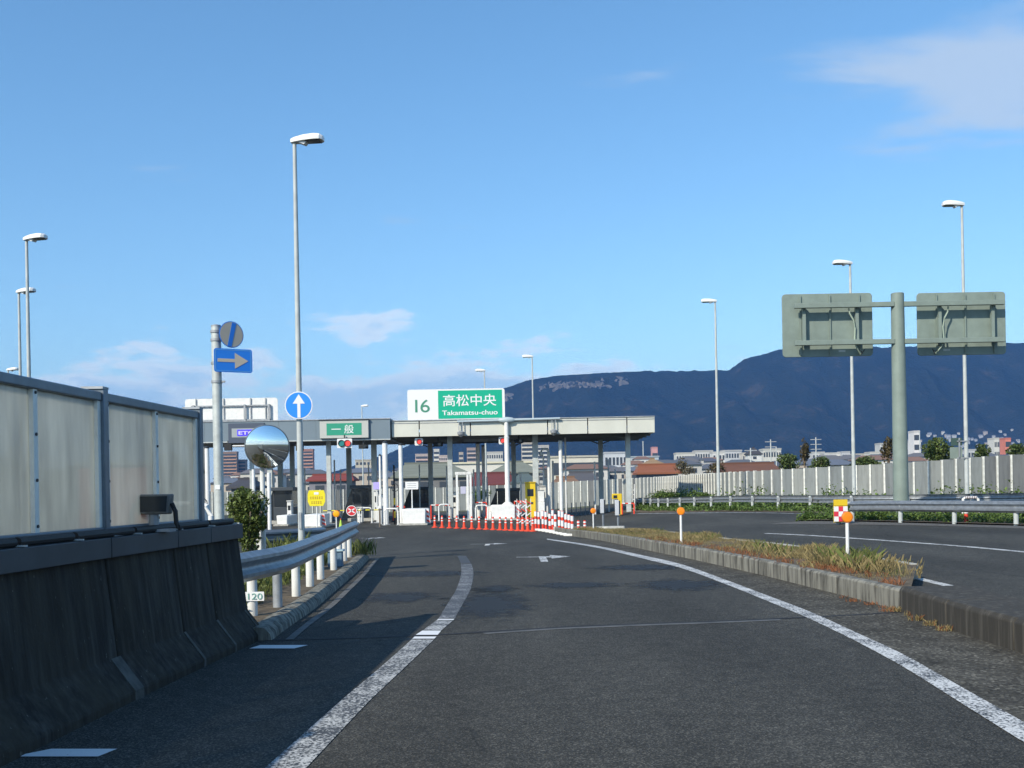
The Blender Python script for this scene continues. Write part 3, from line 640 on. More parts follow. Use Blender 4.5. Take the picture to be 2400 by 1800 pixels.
bp = [Vector((q.x, q.y, q.z+0.44)) for q in P]; bp = [bp[0]-(bp[1]-bp[0])*1.2] + bp + [bp[-1]+(bp[-1]-bp[-2])*1.0]
bp = spline(bp, 0.35); bp = offset(bp, 0.075)
cutn = [0, len(bp)//3, 2*len(bp)//3, len(bp)-1]
for a, b in zip(cutn, cutn[1:]):
    pth = bp[a:b+1]
    if a: pth = [pth[0]-(pth[1]-pth[0]).normalized()*0.16] + [q.copy() for q in pth]; pth[0] = pth[0]
    beam(pth).build('beam', M_GALV, gr, fix=False)
npl = thing('number_plate', 'small white plate with green digits ending 120 on the nearest guardrail post', 'plate', P[0]+Vector((0.02, -0.075, 0.24)))
MB().prism(rrect(-0.14, 0.14, -0.055, 0.055, 0.01), 0, 0.006).build('plate', M_SIGNW, npl)
text_mesh('digits', '1120', 0.105, mat('plate_digit', (0.18, 0.36, 0.32), 0.6), npl, (0, -0.004, 0), width=0.24)

lw, lg = MB(), MB()
for _ in range(520):
    i = random.randrange(1, 39); q = strip_r[i]; t = random.random()**1.5*2.0; p = ground(q.x-0.62-t, q.y, 0.12)
    if random.random() < .35 and i < 12 and t > .5: tuft(lw, p, 14, 0.15, random.uniform(0.2, 0.6), 0.004, 0.4)
    else: tuft(lg, p, 14, 0.16, random.uniform(0.08, 0.32), 0.004, 0.6)
for px, py, h in ((690, 1285, 0.5), (660, 1300, .5), (720, 1280, 0.5), (640, 1310, .4), (840, 1292, .35), (850, 1293, .35)):
    tuft(lg, gp(px, py+8, 0.12), 90, 0.35, h, 0.004, 0.6)
for i in range(240):
    q = strip_r[random.randrange(2, 39)]; p = ground(q.x-0.6-random.random()*0.9, q.y, 0.12+random.uniform(0, 0.35))
    for _ in range(6): lg.leaf(p+Vector((random.gauss(0, .1), random.gauss(0, .1), random.gauss(0, .05))), 0.08)
tag(lg.build('green_weeds', M_GRASS, smooth=False, fix=False), 'leafy green weeds under the left guardrail', 'weeds', kind='stuff')
tag(lw.build('dry_weeds', M_STRAW, smooth=False, fix=False), 'tall dry stalks behind the end of the left barrier', 'weeds', kind='stuff')

# trimmed bush on a bare stem behind the guardrail
def crown(name, m, parent, c, rad, n, size, clumps=14, squash=None):
    mb = MB(); cl = []
    for _ in range(clumps):
        while True:
            v = Vector((random.uniform(-1, 1), random.uniform(-1, 1), random.uniform(-1, 1)))
            if 0.35 < v.length < 1: break
        cl.append((v*0.68, random.uniform(0.28, 0.5)))
    for _ in range(n):
        v, r = random.choice(cl)
        while True:
            q = Vector((random.uniform(-1, 1), random.uniform(-1, 1), random.uniform(-1, 1)))
            if q.length < 1: break
        q = q.normalized()*(q.length**0.4)
        p = v+q*r
        mb.leaf((c[0]+p.x*rad[0], c[1]+p.y*rad[1], c[2]+p.z*rad[2]), size*random.uniform(0.6, 1.3))
    return mb.build(name, m, parent, smooth=False, fix=False)
p = ground(xat(577, 19.5), 19.5, 0.12)
bush = thing('trimmed_bush', 'trimmed dense green bush on a bare stem behind the left barrier', 'bush', p)
crown('crown', M_LEAF, bush, (0, 0, 1.12), (0.44, 0.42, 0.50), 5200, 0.075, 26)
crown('crown', M_LEAF, bush, (0.06, 0, 0.64), (0.22, 0.22, 0.30), 900, 0.07, 12)
MB().tube([(0.1, 0, -0.05), (0.07, 0.02, 0.35), (0.0, 0, 0.75), (0, 0, 1.3)], [0.085, 0.065, 0.05, 0.03], 9).build('trunk', M_BARK, bush)
for a in range(5): MB().tube([(0.02, 0, 0.6), (0.16*math.cos(a*1.3), 0.16*math.sin(a*1.3), 0.85), (0.28*math.cos(a*1.3), 0.28*math.sin(a*1.3), 1.15)], [0.03, 0.022, 0.012], 6).build('limb', M_BARK, bush)
# ------------------------------------------------------------------ street lamps
def make_lamp(name, label, H=10.0):
    t = thing(name, label, 'street lamp', group='tall street lamps around the interchange')
    MB().cyl((0, 0, -0.1), (0, 0, H-0.1), 0.082, 0.045, 16).build('pole', M_WPOLE, t)
    MB().lathe([(0.2, -0.05), (0.2, 0.03), (0.12, 0.05), (0.11, 0.25), (0.1, 0.27)], 16).build('base', M_WPOLE, t)
    MB().prism([(-0.03, 0.75), (0.03, 0.75), (0.03, 1.15), (-0.03, 1.15)], -0.098, -0.085).build('hatch', M_GALV_DULL, t)
    # flat shoebox head, broader at the far end, with a visor hanging below
    mb = MB(); prof = [(-0.08, 0.07, 0.10), (0.02, 0.11, 0.13), (0.25, 0.17, 0.16), (0.5, 0.19, 0.17), (0.64, 0.17, 0.15), (0.70, 0.10, 0.11)]
    rings = []
    for x, w, h in prof:
        z0 = H-0.02-0.02*0+0.03*x
        ring = [(x, -w, z0-0.09), (x, -w*1.03, z0-0.02), (x, -w*0.8, z0-0.09+h*0.85), (x, 0, z0-0.09+h), (x, w*0.8, z0-0.09+h*0.85), (x, w*1.03, z0-0.02), (x, w, z0-0.09)]
        rings.append(ring)
    for r in rings: mb.v += r
    k = 7
    for i in range(len(rings)-1):
        for j in range(k): mb.f.append((i*k+j, i*k+(j+1) % k, (i+1)*k+(j+1) % k, (i+1)*k+j))
    mb.f += [tuple(range(k)), tuple((len(rings)-1)*k+j for j in range(k))[::-1]]
    hd = mb.build('lamp_head', M_LAMPW, t)
    MB().box(0.46, 0, H-0.105, 0.34, 0.26, 0.02).build('lamp_glass', M_GLASSDK, hd)
    MB().prism([(0.07, H-0.10), (0.32, H-0.10), (0.27, H-0.17), (0.25, H-0.175)], -0.10, 0.10).build('ballast_cover', M_LAMPW, hd)
    return t
lamp_data = [(690, 321, 1, 'tall street lamp carrying the round blue arrow sign, left of the toll gates'),
             (62, 553, 1, 'tall lamp rising behind the left noise screen, nearer of the pair'),
             (44, 678, 1, 'lamp behind the left noise screen, partly hidden by a nearer taller lamp'),
             (19, 863, 1, 'farthest lamp head just peeping over the left noise screen'),
             (2254, 472, -1, 'tall street lamp at right, crossing the right green sign panel'),
             (1992, 611, -1, 'street lamp at right, crossing the left green sign panel'),
             (1676, 701, -1, 'street lamp standing alone before the mountain, right of the toll canopy'),
             (1247, 832, -1, 'thin lamp rising behind the toll canopy right of the white name sign'),
             (1135, 865, -1, 'far lamp head just above the white name sign'),
             (848, 956, 1, 'far lamp head just above the green lane sign on the canopy')]
lamp0 = None; lamp_pos = []
for px, py, sd, lb in lamp_data:
    gz = 0.2 if px > 1600 else (-0.4 if px > 700 else 0.1)
    d = 10.0; hl = 13.4 if 800 < px < 1300 else 10.03
    fd = {2254: 48.0, 1992: 52.6, 1676: 66.0}.get(px)
    if fd: hl = EYE+ray(px, py)[1]*fd-G(xat(px, fd), fd)
    for _ in range(30):
        _, b = ray(px, py); z = G(xat(px, d), d); d = (hl+z-EYE)/b
    p = ground(at(px, py, d).x, d); lamp_pos.append(p)
    if lamp0 is None: lamp0 = make_lamp('street_lamp', lb); o = lamp0; o.location = p
    else: o = copy_tree(lamp0, None, p, None, lb)
    o.rotation_euler.z = 0 if sd > 0 else math.pi
    o.rotation_euler.z += random.uniform(-0.25, 0.1)
    if hl > 11: o.scale = (1.2, 1.2, hl/10.03)

# round blue arrow sign on the first lamp
d = lamp_pos[0].y-0.13; c = at(700, 950, d); r = 32.5/FPX*d
sg = thing('round_traffic_sign', 'round bright blue sign with white up arrow on the tall lamp post', 'traffic sign', c)
MB().lathe([(r, 0), (r, 0.006)], 36, axis='Y').build('plate', M_SIGNW, sg)
MB().lathe([(r*0.93, 0.006), (r*0.93, 0.010)], 36, axis='Y').build('blue_face', M_BLUE_L, sg)
MB().prism([(-0.09*r, -0.9*r), (0.13*r, -0.9*r), (0.13*r, 0.12*r), (0.46*r, 0.12*r), (0.02*r, 0.80*r), (-0.42*r, 0.12*r), (-0.09*r, 0.12*r)], -0.016, -0.010).build('arrow', M_SIGNW, sg)
MB().box(0, 0.04, 0.35*r, 0.26, 0.08, 0.04).box(0, 0.04, -0.35*r, 0.26, 0.08, 0.04).build('clamp', M_GALV_DULL, sg)

# ------------------------------------------------------------------ left sign post with disc and arrow board, turned to the right
d = 22.0; p = ground(at(514, 1200, d).x, d, 0.1)
sp = thing('sign_post', 'pale steel post with round striped sign and blue right arrow board', 'sign post', p)
topz = at(507, 766, d).z-p.z
MB().cyl((0, 0, -0.1), (0, 0, topz), 0.098, n=18).build('pole', mat('galvanised_pole', (0.50, 0.53, 0.51), 0.5, metal=0.2, var=0.14, scale=5), sp)
MB().lathe([(0.1, topz), (0.1, topz+0.03), (0.02, topz+0.05)], 18).build('pole_cap', M_GALV_DULL, sp)
for z in (topz-0.10, topz-0.27, topz-0.74, topz-1.12): MB().lathe([(0.115, z-0.025), (0.115, z+0.025)], 18).box(0.12, -0.02, z, 0.1, 0.05, 0.035).build('clamp', M_GALV_DULL, sp)
cz = at(545, 785, d).z-p.z; rx = xat(545, d)-xat(508, d)
yaw = R(42)
ds = bpy.data.objects.new('round_sign', None)
r = 31/FPX*d
def turned(mb): 
    M = Matrix.Rotation(yaw, 3, 'Z'); mb.v = [tuple(M @ Vector(v)) for v in mb.v]; return mb
disc = turned(MB().lathe([(r, 0), (r, 0.01)], 36, axis='Y')).build('round_sign', M_BLUE, sp, loc=(rx, -0.05, cz))
turned(MB().lathe([(r*0.94, 0.01), (r*0.94, 0.013)], 36, axis='Y')).build('sign_face', M_SIGN_SHADED, disc)
turned(MB().prism([(-0.35*r, -0.88*r), (-0.02*r, -0.92*r), (0.40*r, 0.84*r), (0.06*r, 0.92*r)], -0.017, -0.013)).build('stripe', M_BLUE, disc)
cz2 = at(549, 846, d).z-p.z; bx = xat(549, d)-xat(508, d); hw = 45/FPX*d; hh = 27.5/FPX*d
yaw = R(30)
bd = turned(MB().prism(rrect(-hw, hw, -hh, hh, 0.05), 0, 0.012)).build('arrow_board', M_BLUE, sp, loc=(bx, -0.06, cz2))
mbb = MB()
o1, i1 = rrect(-hw*.95, hw*.95, -hh*.92, hh*.92, 0.04), rrect(-hw*.90, hw*.90, -hh*.86, hh*.86, 0.03)
mbb.v = [(x, -0.003, z) for x, z in o1]+[(x, -0.003, z) for x, z in i1]; nn = len(o1); mbb.f = [(i, (i+1) % nn, nn+(i+1) % nn, nn+i) for i in range(nn)]
turned(mbb).build('border', mat('sign_light_blue', (0.10, 0.33, 0.70), 0.45), bd)
turned(MB().prism([(-0.82*hw, -0.14*hh), (0.08*hw, -0.14*hh), (0.08*hw, -0.68*hh), (0.78*hw, 0.0), (0.08*hw, 0.66*hh), (0.08*hw, 0.14*hh), (-0.82*hw, 0.14*hh)], -0.006, -0.003)).build('arrow', M_SIGN_SHADED, bd)
MB().box(0, -0.1, at(510, 1142, d).z-p.z, 0.10, 0.008, 0.09).build('sticker', M_SIGNW, sp)

# ------------------------------------------------------------------ convex mirror
d = 19.8; cpos = at(626, 1047, d); r = 51/FPX*d; base = ground(xat(612, d), d+0.12, 0.1)
cm = thing('convex_mirror', 'round convex traffic mirror on a post behind the guardrail', 'mirror', base)
off = Vector(cpos)-base
prof = [(0.0, 0)]; 
mb = MB(); Rc = 1.6*r*1.55
pr = [(r*math.sin(a)/math.sin(0.42), Rc*0) for a in (0,)]
prof = []
for i in range(13):
    a = 0.28*i/12; prof.append((r*math.sin(a)/math.sin(0.28), r/math.sin(0.28)*(math.cos(a)-math.cos(0.28))))
mmir = bpy.data.materials.new('mirror_face'); mmir.use_nodes = True; bb = mmir.node_tree.nodes['Principled BSDF']; bb.inputs['Metallic'].default_value = 1; bb.inputs['Roughness'].default_value = 0.03; bb.inputs['Base Color'].default_value = (0.82, 0.86, 0.86, 1)
yawm = Matrix.Rotation(R(14), 3, 'Z') @ Matrix.Rotation(R(3), 3, 'X')
def yw(mb): mb.v = [tuple(yawm @ Vector(v)) for v in mb.v]; return mb
yw(MB().lathe([(max(q[0], 0.001), q[1]) for q in prof[::-1]], 48, axis='Y')).build('mirror_face', mmir, cm, loc=off)
yw(MB().lathe([(r*1.0, -0.05), (r*1.014, -0.03), (r*1.02, 0.010), (r*0.985, 0.014)], 48, axis='Y', cap=False)).build('rim', M_FRAME, cm, loc=off)
yw(MB().lathe([(r*0.4, -0.16), (r*0.95, -0.06), (r*0.99, -0.045)], 32, axis='Y')).build('back_shell', M_GALV_DULL, cm, loc=off)
MB().cyl((0, 0, -0.1), (0, 0, off.z+0.1), 0.045, n=14).build('pole', M_WHITE_DIRTY, cm)
MB().tube([(0, 0, off.z-0.25), (off.x*0.6, 0.02, off.z-0.2), (off.x, 0.06, off.z-0.1)], 0.022, 8).build('bracket', M_GALV_DULL, cm)
MB().tube([(0, 0, off.z+0.05), (off.x*0.6, 0.04, off.z+0.03), (off.x, 0.1, off.z)], 0.022, 8).build('bracket', M_GALV_DULL, cm)

# bollard post with a beacon box, beside the mirror
p = gp(612, 1338, 0.12)
bo = thing('beacon_post', 'thick white post topped by a small black and white beacon box', 'post', p)
topz = at(612, 1240, p.y).z-p.z
MB().cyl((0, 0, -0.1), (0, 0, topz), 0.075, n=16).build('post', M_WHITE_DIRTY, bo)
MB().box(0, 0, topz+0.07, 0.16, 0.14, 0.10).build('box', M_DARK, bo, bevel=0.01)
MB().box(-0.03, 0, topz+0.22, 0.03, 0.05, 0.2).build('stem', M_GALV_DULL, bo)
MB().prism([(-0.10, topz+0.2), (0.10, topz+0.16), (0.14, topz+0.42), (-0.06, topz+0.46)], -0.07, 0.10).build('beacon', mat('grey_plastic', (0.22, 0.22, 0.22), 0.5), bo, bevel=0.015)
MB().prism([(-0.12, topz+0.44), (0.10, topz+0.42), (0.10, topz+0.46), (-0.10, topz+0.49)], -0.09, 0.12).build('beacon_lid', M_WHITE, bo)

# second guardrail and crash barrier behind the strip, in shade
gd = [ground(xat(600, 27), 27), ground(xat(660, 27.5), 27.5), ground(xat(720, 28.5), 28.5), ground(xat(756, 30), 30)]
g2 = thing('rear_guardrail', 'dark short guardrail behind the planting strip, left of the lamp post', 'guardrail')
gp2 = spline([q+Vector((0, 0, 0.36)) for q in gd], 0.4)
beam(gp2).build('beam', M_FRAME, g2, fix=False)
for q in gd: MB().cyl((0, 0.08, -0.05), (0, 0.08, 0.68), 0.06, n=12).build('post', M_GALV_DULL, g2, loc=q)
# blue plate under the rail
p = gp(782, 1330, 0.12)+Vector((0.0, 0.25, 0))
bx_ = thing('cable_box', 'small pale blue cabinet standing behind the guardrail posts', 'cabinet', p)
MB().box(0, 0, 0.15, 0.28, 0.2, 0.30).build('body', mat('blue_grey_box', (0.12, 0.2, 0.28), 0.5, var=.15), bx_, bevel=0.01)
MB().box(0, 0, 0.32, 0.34, 0.26, 0.04).build('lid', mat('pale_blue_lid', (0.4, 0.55, 0.62), 0.5), bx_, bevel=0.008)

# ------------------------------------------------------------------ toll plaza
def bx3(x0, x1, y0, y1, z0, z1): return MB().box((x0+x1)/2, (y0+y1)/2, (z0+z1)/2, x1-x0, y1-y0, z1-z0)
YC = 72.5
x0, x1 = xat(918, YC)+0.05, xat(1537, YC); zb = at(1228, 1019, YC).z; zt = at(1228, 982, YC).z
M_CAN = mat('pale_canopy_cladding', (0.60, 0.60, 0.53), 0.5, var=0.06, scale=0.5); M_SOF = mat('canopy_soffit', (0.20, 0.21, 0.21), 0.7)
ca = thing('toll_canopy', 'flat pale beige toll gate canopy under the white name sign', 'canopy', (0, YC, G(0, YC)))
gz = G(0, YC)
def cl(*a): return (bx3(a[0], a[1], a[2]-YC, a[3]-YC, a[4]-gz, a[5]-gz))
edges = [918, 984, 1104, 1285, 1379, 1471, 1537]
for a, b in zip(edges, edges[1:]):
    cl(xat(a, YC)+0.07, xat(b, YC)-0.0, YC, YC+0.12, zb, zt).build('fascia_panel', M_CAN, ca, bevel=0.012)
    cl(xat(a, YC)+0.07, xat(b, YC)-0.0, YC-0.03, YC+0.0, zt-0.16, zt-0.12).build('fascia_trim', M_GALV_DULL, ca)
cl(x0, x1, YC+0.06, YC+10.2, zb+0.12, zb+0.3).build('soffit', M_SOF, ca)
cl(x0, x1, YC-0.06, YC+10.2, zt, zt+0.06).build('roof', M_GALV_DULL, ca)
for xx in (x0, x1-0.12): cl(xx, xx+0.12, YC+0.13, YC+10.2, zb, zt).build('side_fascia', M_CAN, ca)
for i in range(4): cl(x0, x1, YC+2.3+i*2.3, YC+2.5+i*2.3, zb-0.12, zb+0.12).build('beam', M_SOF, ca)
for px, yy, wd in ((1056, 74.4, 0.34), (1256, 74.4, 0.40), (1473, 74.5, 0.33), (1010, 81.6, 0.34), (1205, 81.6, 0.34), (1409, 81.2, 0.34)):
    xx = xat(px, yy); cl(xx-wd/2, xx+wd/2, yy-wd/2, yy+wd/2, G(xx, yy)-0.1, zb+0.11).build('column', M_WPOLE, ca, bevel=0.02)
    for s in (-1, 1): MB().box(xx+s*0.45, yy-YC, zb-gz-0.22, 0.9, 0.12, 0.08, ry=s*R(-22)).build('column_brace', M_SOF, ca)
# name sign standing on the canopy
YS = YC+0.05; c = at(1069, 948, YS); ppm = FPX/YS; W, H = 228/ppm, 73/ppm
ns = thing('name_sign', 'wide white and green sign reading 16 Takamatsu-chuo above the toll gates', 'sign', (c.x, YS, c.z-H/2))
MB().prism(rrect(-W/2, W/2, 0, H, 0.16), 0, 0.12).build('board', M_SIGNW, ns)
gx0, gx1 = (1027-1069)/ppm, (1177-1069)/ppm
MB().prism([(gx0, 0.1), (gx1, 0.1), (gx1, H-0.1), (gx0, H-0.1)], -0.008, 0).build('green_field', M_GREEN, ns)
text_mesh('exit_number', '16', 1.22, mat('sign_dark_green', (0.06, 0.26, 0.17), 0.5), ns, ((990-1069)/ppm, -0.008, H*0.47), bold=0.004, width=0.98, space=0.8)
text_mesh('place_name_kanji', '高松中央', 0.84, M_SIGNW, ns, ((1101-1069)/ppm, -0.014, H*0.63), bold=0.007, width=125/ppm)
text_mesh('place_name_roman', 'Takamatsu-chuo', 0.44, M_SIGNW, ns, ((1101-1069)/ppm, -0.014, H*0.235), bold=0.006, width=130/ppm)
for px in (972, 1032, 1110, 1160): MB().box((px-1069)/ppm, 0.06, -0.14, 0.12, 0.12, 0.28).build('foot', M_DARK, ns)

# T-shaped signal mast on the white island nose
def island(name, label, pxa, pxb, py0, py1, stripes):
    p = gp((pxa+pxb)/2, py1); ppm = FPX/p.y; w = (pxb-pxa)/ppm; h = (py1-py0)/ppm
    t = thing(name, label, 'island', p)
    MB().prism([(-w/2+0.05, -0.02), (w/2-0.02, -0.02), (w/2, h), (-w/2, h)], 0, 3.2).build('nose_block', M_WHITE, t, bevel=0.05)
    MB().box(0, 2.2, 0.06, w+0.25, 5.2, 0.12).build('base_slab', M_CONC_LT, t, bevel=0.02)
    for k in stripes:
        MB().prism([(k*w/2+0.02*k, 0.14), (k*(w/2+0.26), 0.14), (k*(w/2+0.16), h), (k*(w/2+0.02), h)], 0.3, 0.36).build('wing_board', M_SIGNW, t)
        for q in range(3): MB().prism([(k*(w/2+0.03), 0.2+q*h*0.28), (k*(w/2+0.24-q*0.03), 0.14+q*h*0.28), (k*(w/2+0.22-q*0.03), 0.26+q*h*0.28), (k*(w/2+0.03), 0.34+q*h*0.28)], 0.29, 0.3).build('red_stripe', M_RED, t)
    return t, p, w, h
isl1, p1, w1, h1 = island('island_nose', 'white block at the left of the orange cone row', 942, 998, 1193, 1231, (1,))
isl2, p2, w2, h2 = island('island_nose', 'white island block carrying the T-shaped signal mast', 1151, 1208, 1184, 1219, (1,))
isl3, p3, w3, h3 = island('island_nose', 'white island block between lamp post and red X disc', 711, 752, 1206, 1238, (1,))
isl4, p4, w4, h4 = island('island_nose', 'small cream island block beside the dark left booth', 648, 674, 1208, 1233, ())
d = p2.y-0.15; b = Vector((at(1190, 1184, d).x, d+0.9, p2.z+h2)); topz = at(1185, 987, d+0.9).z-b.z
tm = thing('signal_mast', 'white T-shaped mast with grey cross pipe in front of the canopy', 'mast', b)
MB().lathe([(0.42, 0), (0.40, 0.03), (0.16, 0.22), (0.16, 0.24)], 16).build('base_cone', M_WHITE, tm)
MB().cyl((0, 0, 0.2), (0, 0, topz-1.1), 0.16, n=16).cyl((0, 0, topz-1.1), (0, 0, topz), 0.14, n=16).build('pole', M_WHITE, tm)
MB().lathe([(0.17, topz-1.12), (0.19, topz-1.1), (0.17, topz-1.06)], 16).build('collar', M_WHITE, tm)
ppm = FPX/b.y; xl, xr = (1072-1187)/ppm, (1313-1187)/ppm; M_PIPE = mat('blue_grey_pipe', (0.40, 0.48, 0.52), 0.45)
MB().cyl((xl, 0, topz+0.02), (xr, 0, topz+0.12), 0.075, n=12).build('cross_pipe', M_PIPE, tm)
MB().lathe([(0.06, -0.55), (0.13, -0.4), (0.2, -0.15), (0.21, 0.1), (0.17, 0.4), (0.08, 0.55)], 14).build('pipe_hub', M_PIPE, tm, loc=(0, 0, topz+0.07)).rotation_euler = (0, R(90), 0)
for px in (1080, 1298):
    xx = (px-1187)/ppm
    lt = MB().box(xx-0.12, -0.02, topz-0.32, 0.05, 0.05, 0.7).box(xx+0.12, -0.02, topz-0.32, 0.05, 0.05, 0.7).build('signal_hanger', M_GALV_DULL, tm)
    MB().lathe([(0.05, topz-1.02), (0.22, topz-0.85), (0.25, topz-0.68), (0.1, topz-0.6)], 12, c=(xx, -0.02, 0)).build('signal_lamp', M_GALV_DULL, lt)

# left canopy, blue grey
YL = 72.2; x0, x1 = xat(395, YL), xat(917, YL); zb1 = at(690, 1034, YL).z; zt1 = at(690, 986, YL).z
M_CANB = mat('blue_grey_cladding', (0.17, 0.22, 0.26), 0.5, var=0.05, scale=.5)
cb = thing('rear_canopy', 'blue grey toll canopy on the left with lane signs on its fascia', 'canopy', (x1, YL, G(x1, YL))); gz = G(x1, YL)
def cl(*a): return (bx3(a[0]-x1, a[1]-x1, a[2]-YL, a[3]-YL, a[4]-gz, a[5]-gz))
for i in range(6):
    a = x0+(x1-x0)*i/6; cl(a+0.005, a+(x1-x0)/6-0.005, YL, YL+0.12, zb1, zt1).build('fascia_panel', M_CANB, cb)
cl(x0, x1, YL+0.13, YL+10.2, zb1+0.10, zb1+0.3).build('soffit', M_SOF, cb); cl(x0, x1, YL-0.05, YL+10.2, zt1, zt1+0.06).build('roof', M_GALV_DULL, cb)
cl(x1-0.12, x1, YL+0.13, YL+10.2, zb1, zt1-0.005).build('side_fascia', M_CANB, cb); cl(x0, x1, YL-0.02, YL+0.0, zb1-0.02, zb1+0.05).build('fascia_trim', M_WPOLE, cb)
for px, yy, wd in ((772, 73.4, 0.30), (878, 75.5, 0.36), (819, 81, 0.36), (686, 81, 0.33), (658, 82, 0.36), (476, 81, 0.33), (458, 79, 0.26), (591, 73.6, 0.25), (634, 74, 0.34)):
    xx = xat(px, yy); cl(xx-wd/2, xx+wd/2, yy-wd/2, yy+wd/2, G(xx, yy)-0.1, zb1+0.09).build('column', M_WPOLE, cb, bevel=0.02)
# green general lane sign
ppm = FPX/(YL-0.1); c = at(807, 1006, YL-0.1); W, H = 114/ppm, 42/ppm
ls = thing('lane_sign', 'green lane sign with two white kanji in a pale frame on the canopy', 'sign', (c.x, YL-0.1, c.z))
MB().prism([(-W/2, -H/2), (W/2, -H/2), (W/2, H/2), (-W/2, H/2)], -0.1, 0.08).build('frame', mat('pale_grey_frame', (0.48, 0.49, 0.46), 0.5), ls, bevel=0.02)
MB().prism([(-W/2-0.05, H/2), (W/2+0.05, H/2), (W/2+0.05, H/2+0.06), (-W/2-0.05, H/2+0.06)], -0.16, 0.08).build('hood', M_DARK, ls)
MB().prism([(-41/ppm, -14/ppm), (41/ppm, -14/ppm), (41/ppm, 14/ppm), (-41/ppm, 14/ppm)], -0.11, -0.1).build('green_field', M_GREEN_D, ls)
text_mesh('lettering', '一 般', 0.62, M_SIGNW, ls, (-0.1, -0.116, 0), bold=0.003, width=52/ppm)
# electronic toll lane display
c = at(578, 1015, YL-0.1); W, H = 84/ppm, 46/ppm
es = thing('electronic_lane_display', 'dark framed display with purple lit ETC letters behind the convex mirror', 'display', (c.x, YL-0.1, c.z))
MB().prism([(-W/2, -H/2), (W/2, -H/2), (W/2, H/2), (-W/2, H/2)], -0.1, 0.08).build('frame', mat('slate_frame', (0.07, 0.09, 0.13), 0.5), es)
MB().prism([(-34/ppm, -10/ppm), (34/ppm, -10/ppm), (34/ppm, 11/ppm), (-34/ppm, 11/ppm)], -0.11, -0.1).build('panel', mat('display_panel', (0.34, 0.37, 0.38), 0.5), es)
MB().prism([(-21/ppm, -7/ppm), (21/ppm, -7/ppm), (21/ppm, 8/ppm), (-21/ppm, 8/ppm)], -0.12, -0.11).build('screen', mat('violet_screen', (0.06, 0.04, 0.65), 0.4, emit=0.5), es)
text_mesh('letters', 'ETC', 0.32, mat('lilac_led', (0.38, 0.36, 1.0), 0.5, emit=0.6), es, (0, -0.125, 0.01), bold=0.01, width=36/ppm)
MB().prism([(-W/2, -H/2-0.22), (W/2, -H/2-0.22), (W/2, -H/2-0.14), (-W/2, -H/2-0.14)], -0.05, 0.02).build('light_bar', M_SIGNW, es)
# white sign seen from the back, above the left canopy
c = at(541, 961, YL+0.3); W, H = 219/ppm, 56/ppm
bs = thing('reverse_sign', 'large white sign panel seen from behind above the left canopy', 'sign', (c.x, YL+0.3, c.z-H/2))
MB().prism(rrect(-W/2, W/2, -0.02, H, 0.2), 0.16, 0.22).build('panel', M_WHITE, bs)
for fx in (-0.38, -0.08, 0.21, 0.37): MB().box(fx*W, 0.12, H*0.5, 0.07, 0.08, H*0.98).build('rib', M_GALV_DULL, bs)
for fz in (0.08, 0.68): MB().box(0.0, 0.05, fz*H, W*0.86, 0.07, 0.08).build('rail', M_GALV_DULL, bs)
for fx in (-0.40, 0.15, 0.41): MB().box(fx*W, -0.03, H*0.30, 0.12, 0.1, H*0.85).build('support_post', M_GALV_DULL, bs)
# traffic lights hanging under the canopies
def lanelight(label, px0, px1, py0, py1, d, lamps, cat='signal light'):
    c = at((px0+px1)/2, (py0+py1)/2, d); ppm = FPX/d; w, h = (px1-px0)/ppm, (py1-py0)/ppm
    t = thing('lane_signal', label, cat, c)
    MB().prism(rrect(-w/2, w/2, -h/2, h/2, 0.06), 0, 0.1).build('back_board', M_SIGNW, t)
    for u, cc in lamps:
        ln = MB().lathe([(h*0.30, 0.0), (h*0.30, 0.02)], 20, c=(u*w, 0, 0), axis='Y').build('lens', cc, t)
        MB().lathe([(h*0.36, -0.0), (h*0.36, 0.10), (h*0.345, 0.10), (h*0.345, 0.0)], 20, c=(u*w, 0, 0), axis='Y').build('hood', M_DARK, ln)
    MB().box(0, 0.05, h/2+0.12, 0.08, 0.06, 0.26).build('hanger', M_DARK, t)
M_LGREEN = mat('unlit_green_lens', (0.03, 0.22, 0.22), 0.3); M_LRED = mat('lit_red_lens', (0.85, 0.06, 0.05), 0.3, emit=0.35)
lanelight('white twin signal board with dark green and red lenses under lane sign', 790, 825, 1028, 1050, YL-0.4, ((-0.2, M_LGREEN), (0.2, M_LRED)))
lanelight('single lit red signal on a white board at the canopy left end', 972, 991, 1027, 1044, 72.6+0.2, ((0.05, M_LRED),))
lanelight('red signal partly hidden behind the white signal mast', 1169, 1185, 1024, 1041, 72.6+0.2, ((0.05, M_LRED),))
for k, (px, py, lb) in enumerate(((702, 1048, 'black square loudspeaker box under left canopy right of the lamp post'), (534, 1048, 'black square loudspeaker box under left canopy beside the sign post'))):
    c = at(px, py, YL-0.2); t = thing('speaker_box', lb, 'box', c)
    MB().box(0, 0.1, 0, 0.5, 0.25, 0.46).build('box', M_BLACK, t, bevel=0.02); MB().box(0, 0.1, 0.33, 0.08, 0.08, 0.22).build('hanger', M_DARK, t)
# cameras under the canopy
for px, py, d, lb in ((852, 1047, 72.4, 'dark camera unit under the left canopy right of the twin signal'), (1027, 1042, 74, 'dark camera unit under the beige canopy by the first dark column'), (1216, 1034, 74, 'dark camera unit under the beige canopy behind the signal mast')):
    c = at(px, py, d); t = thing('camera_unit', lb, 'camera', c)
    MB().box(0, 0, 0, 0.62, 0.35, 0.26).build('body', M_BLACK, t, bevel=0.03); MB().cyl((0.1, -0.2, 0), (0.1, -0.3, 0), 0.1, n=12).build('lens', M_GLASSDK, t); MB().box(0, 0, 0.28, 0.08, 0.08, 0.36).build('hanger', M_DARK, t)
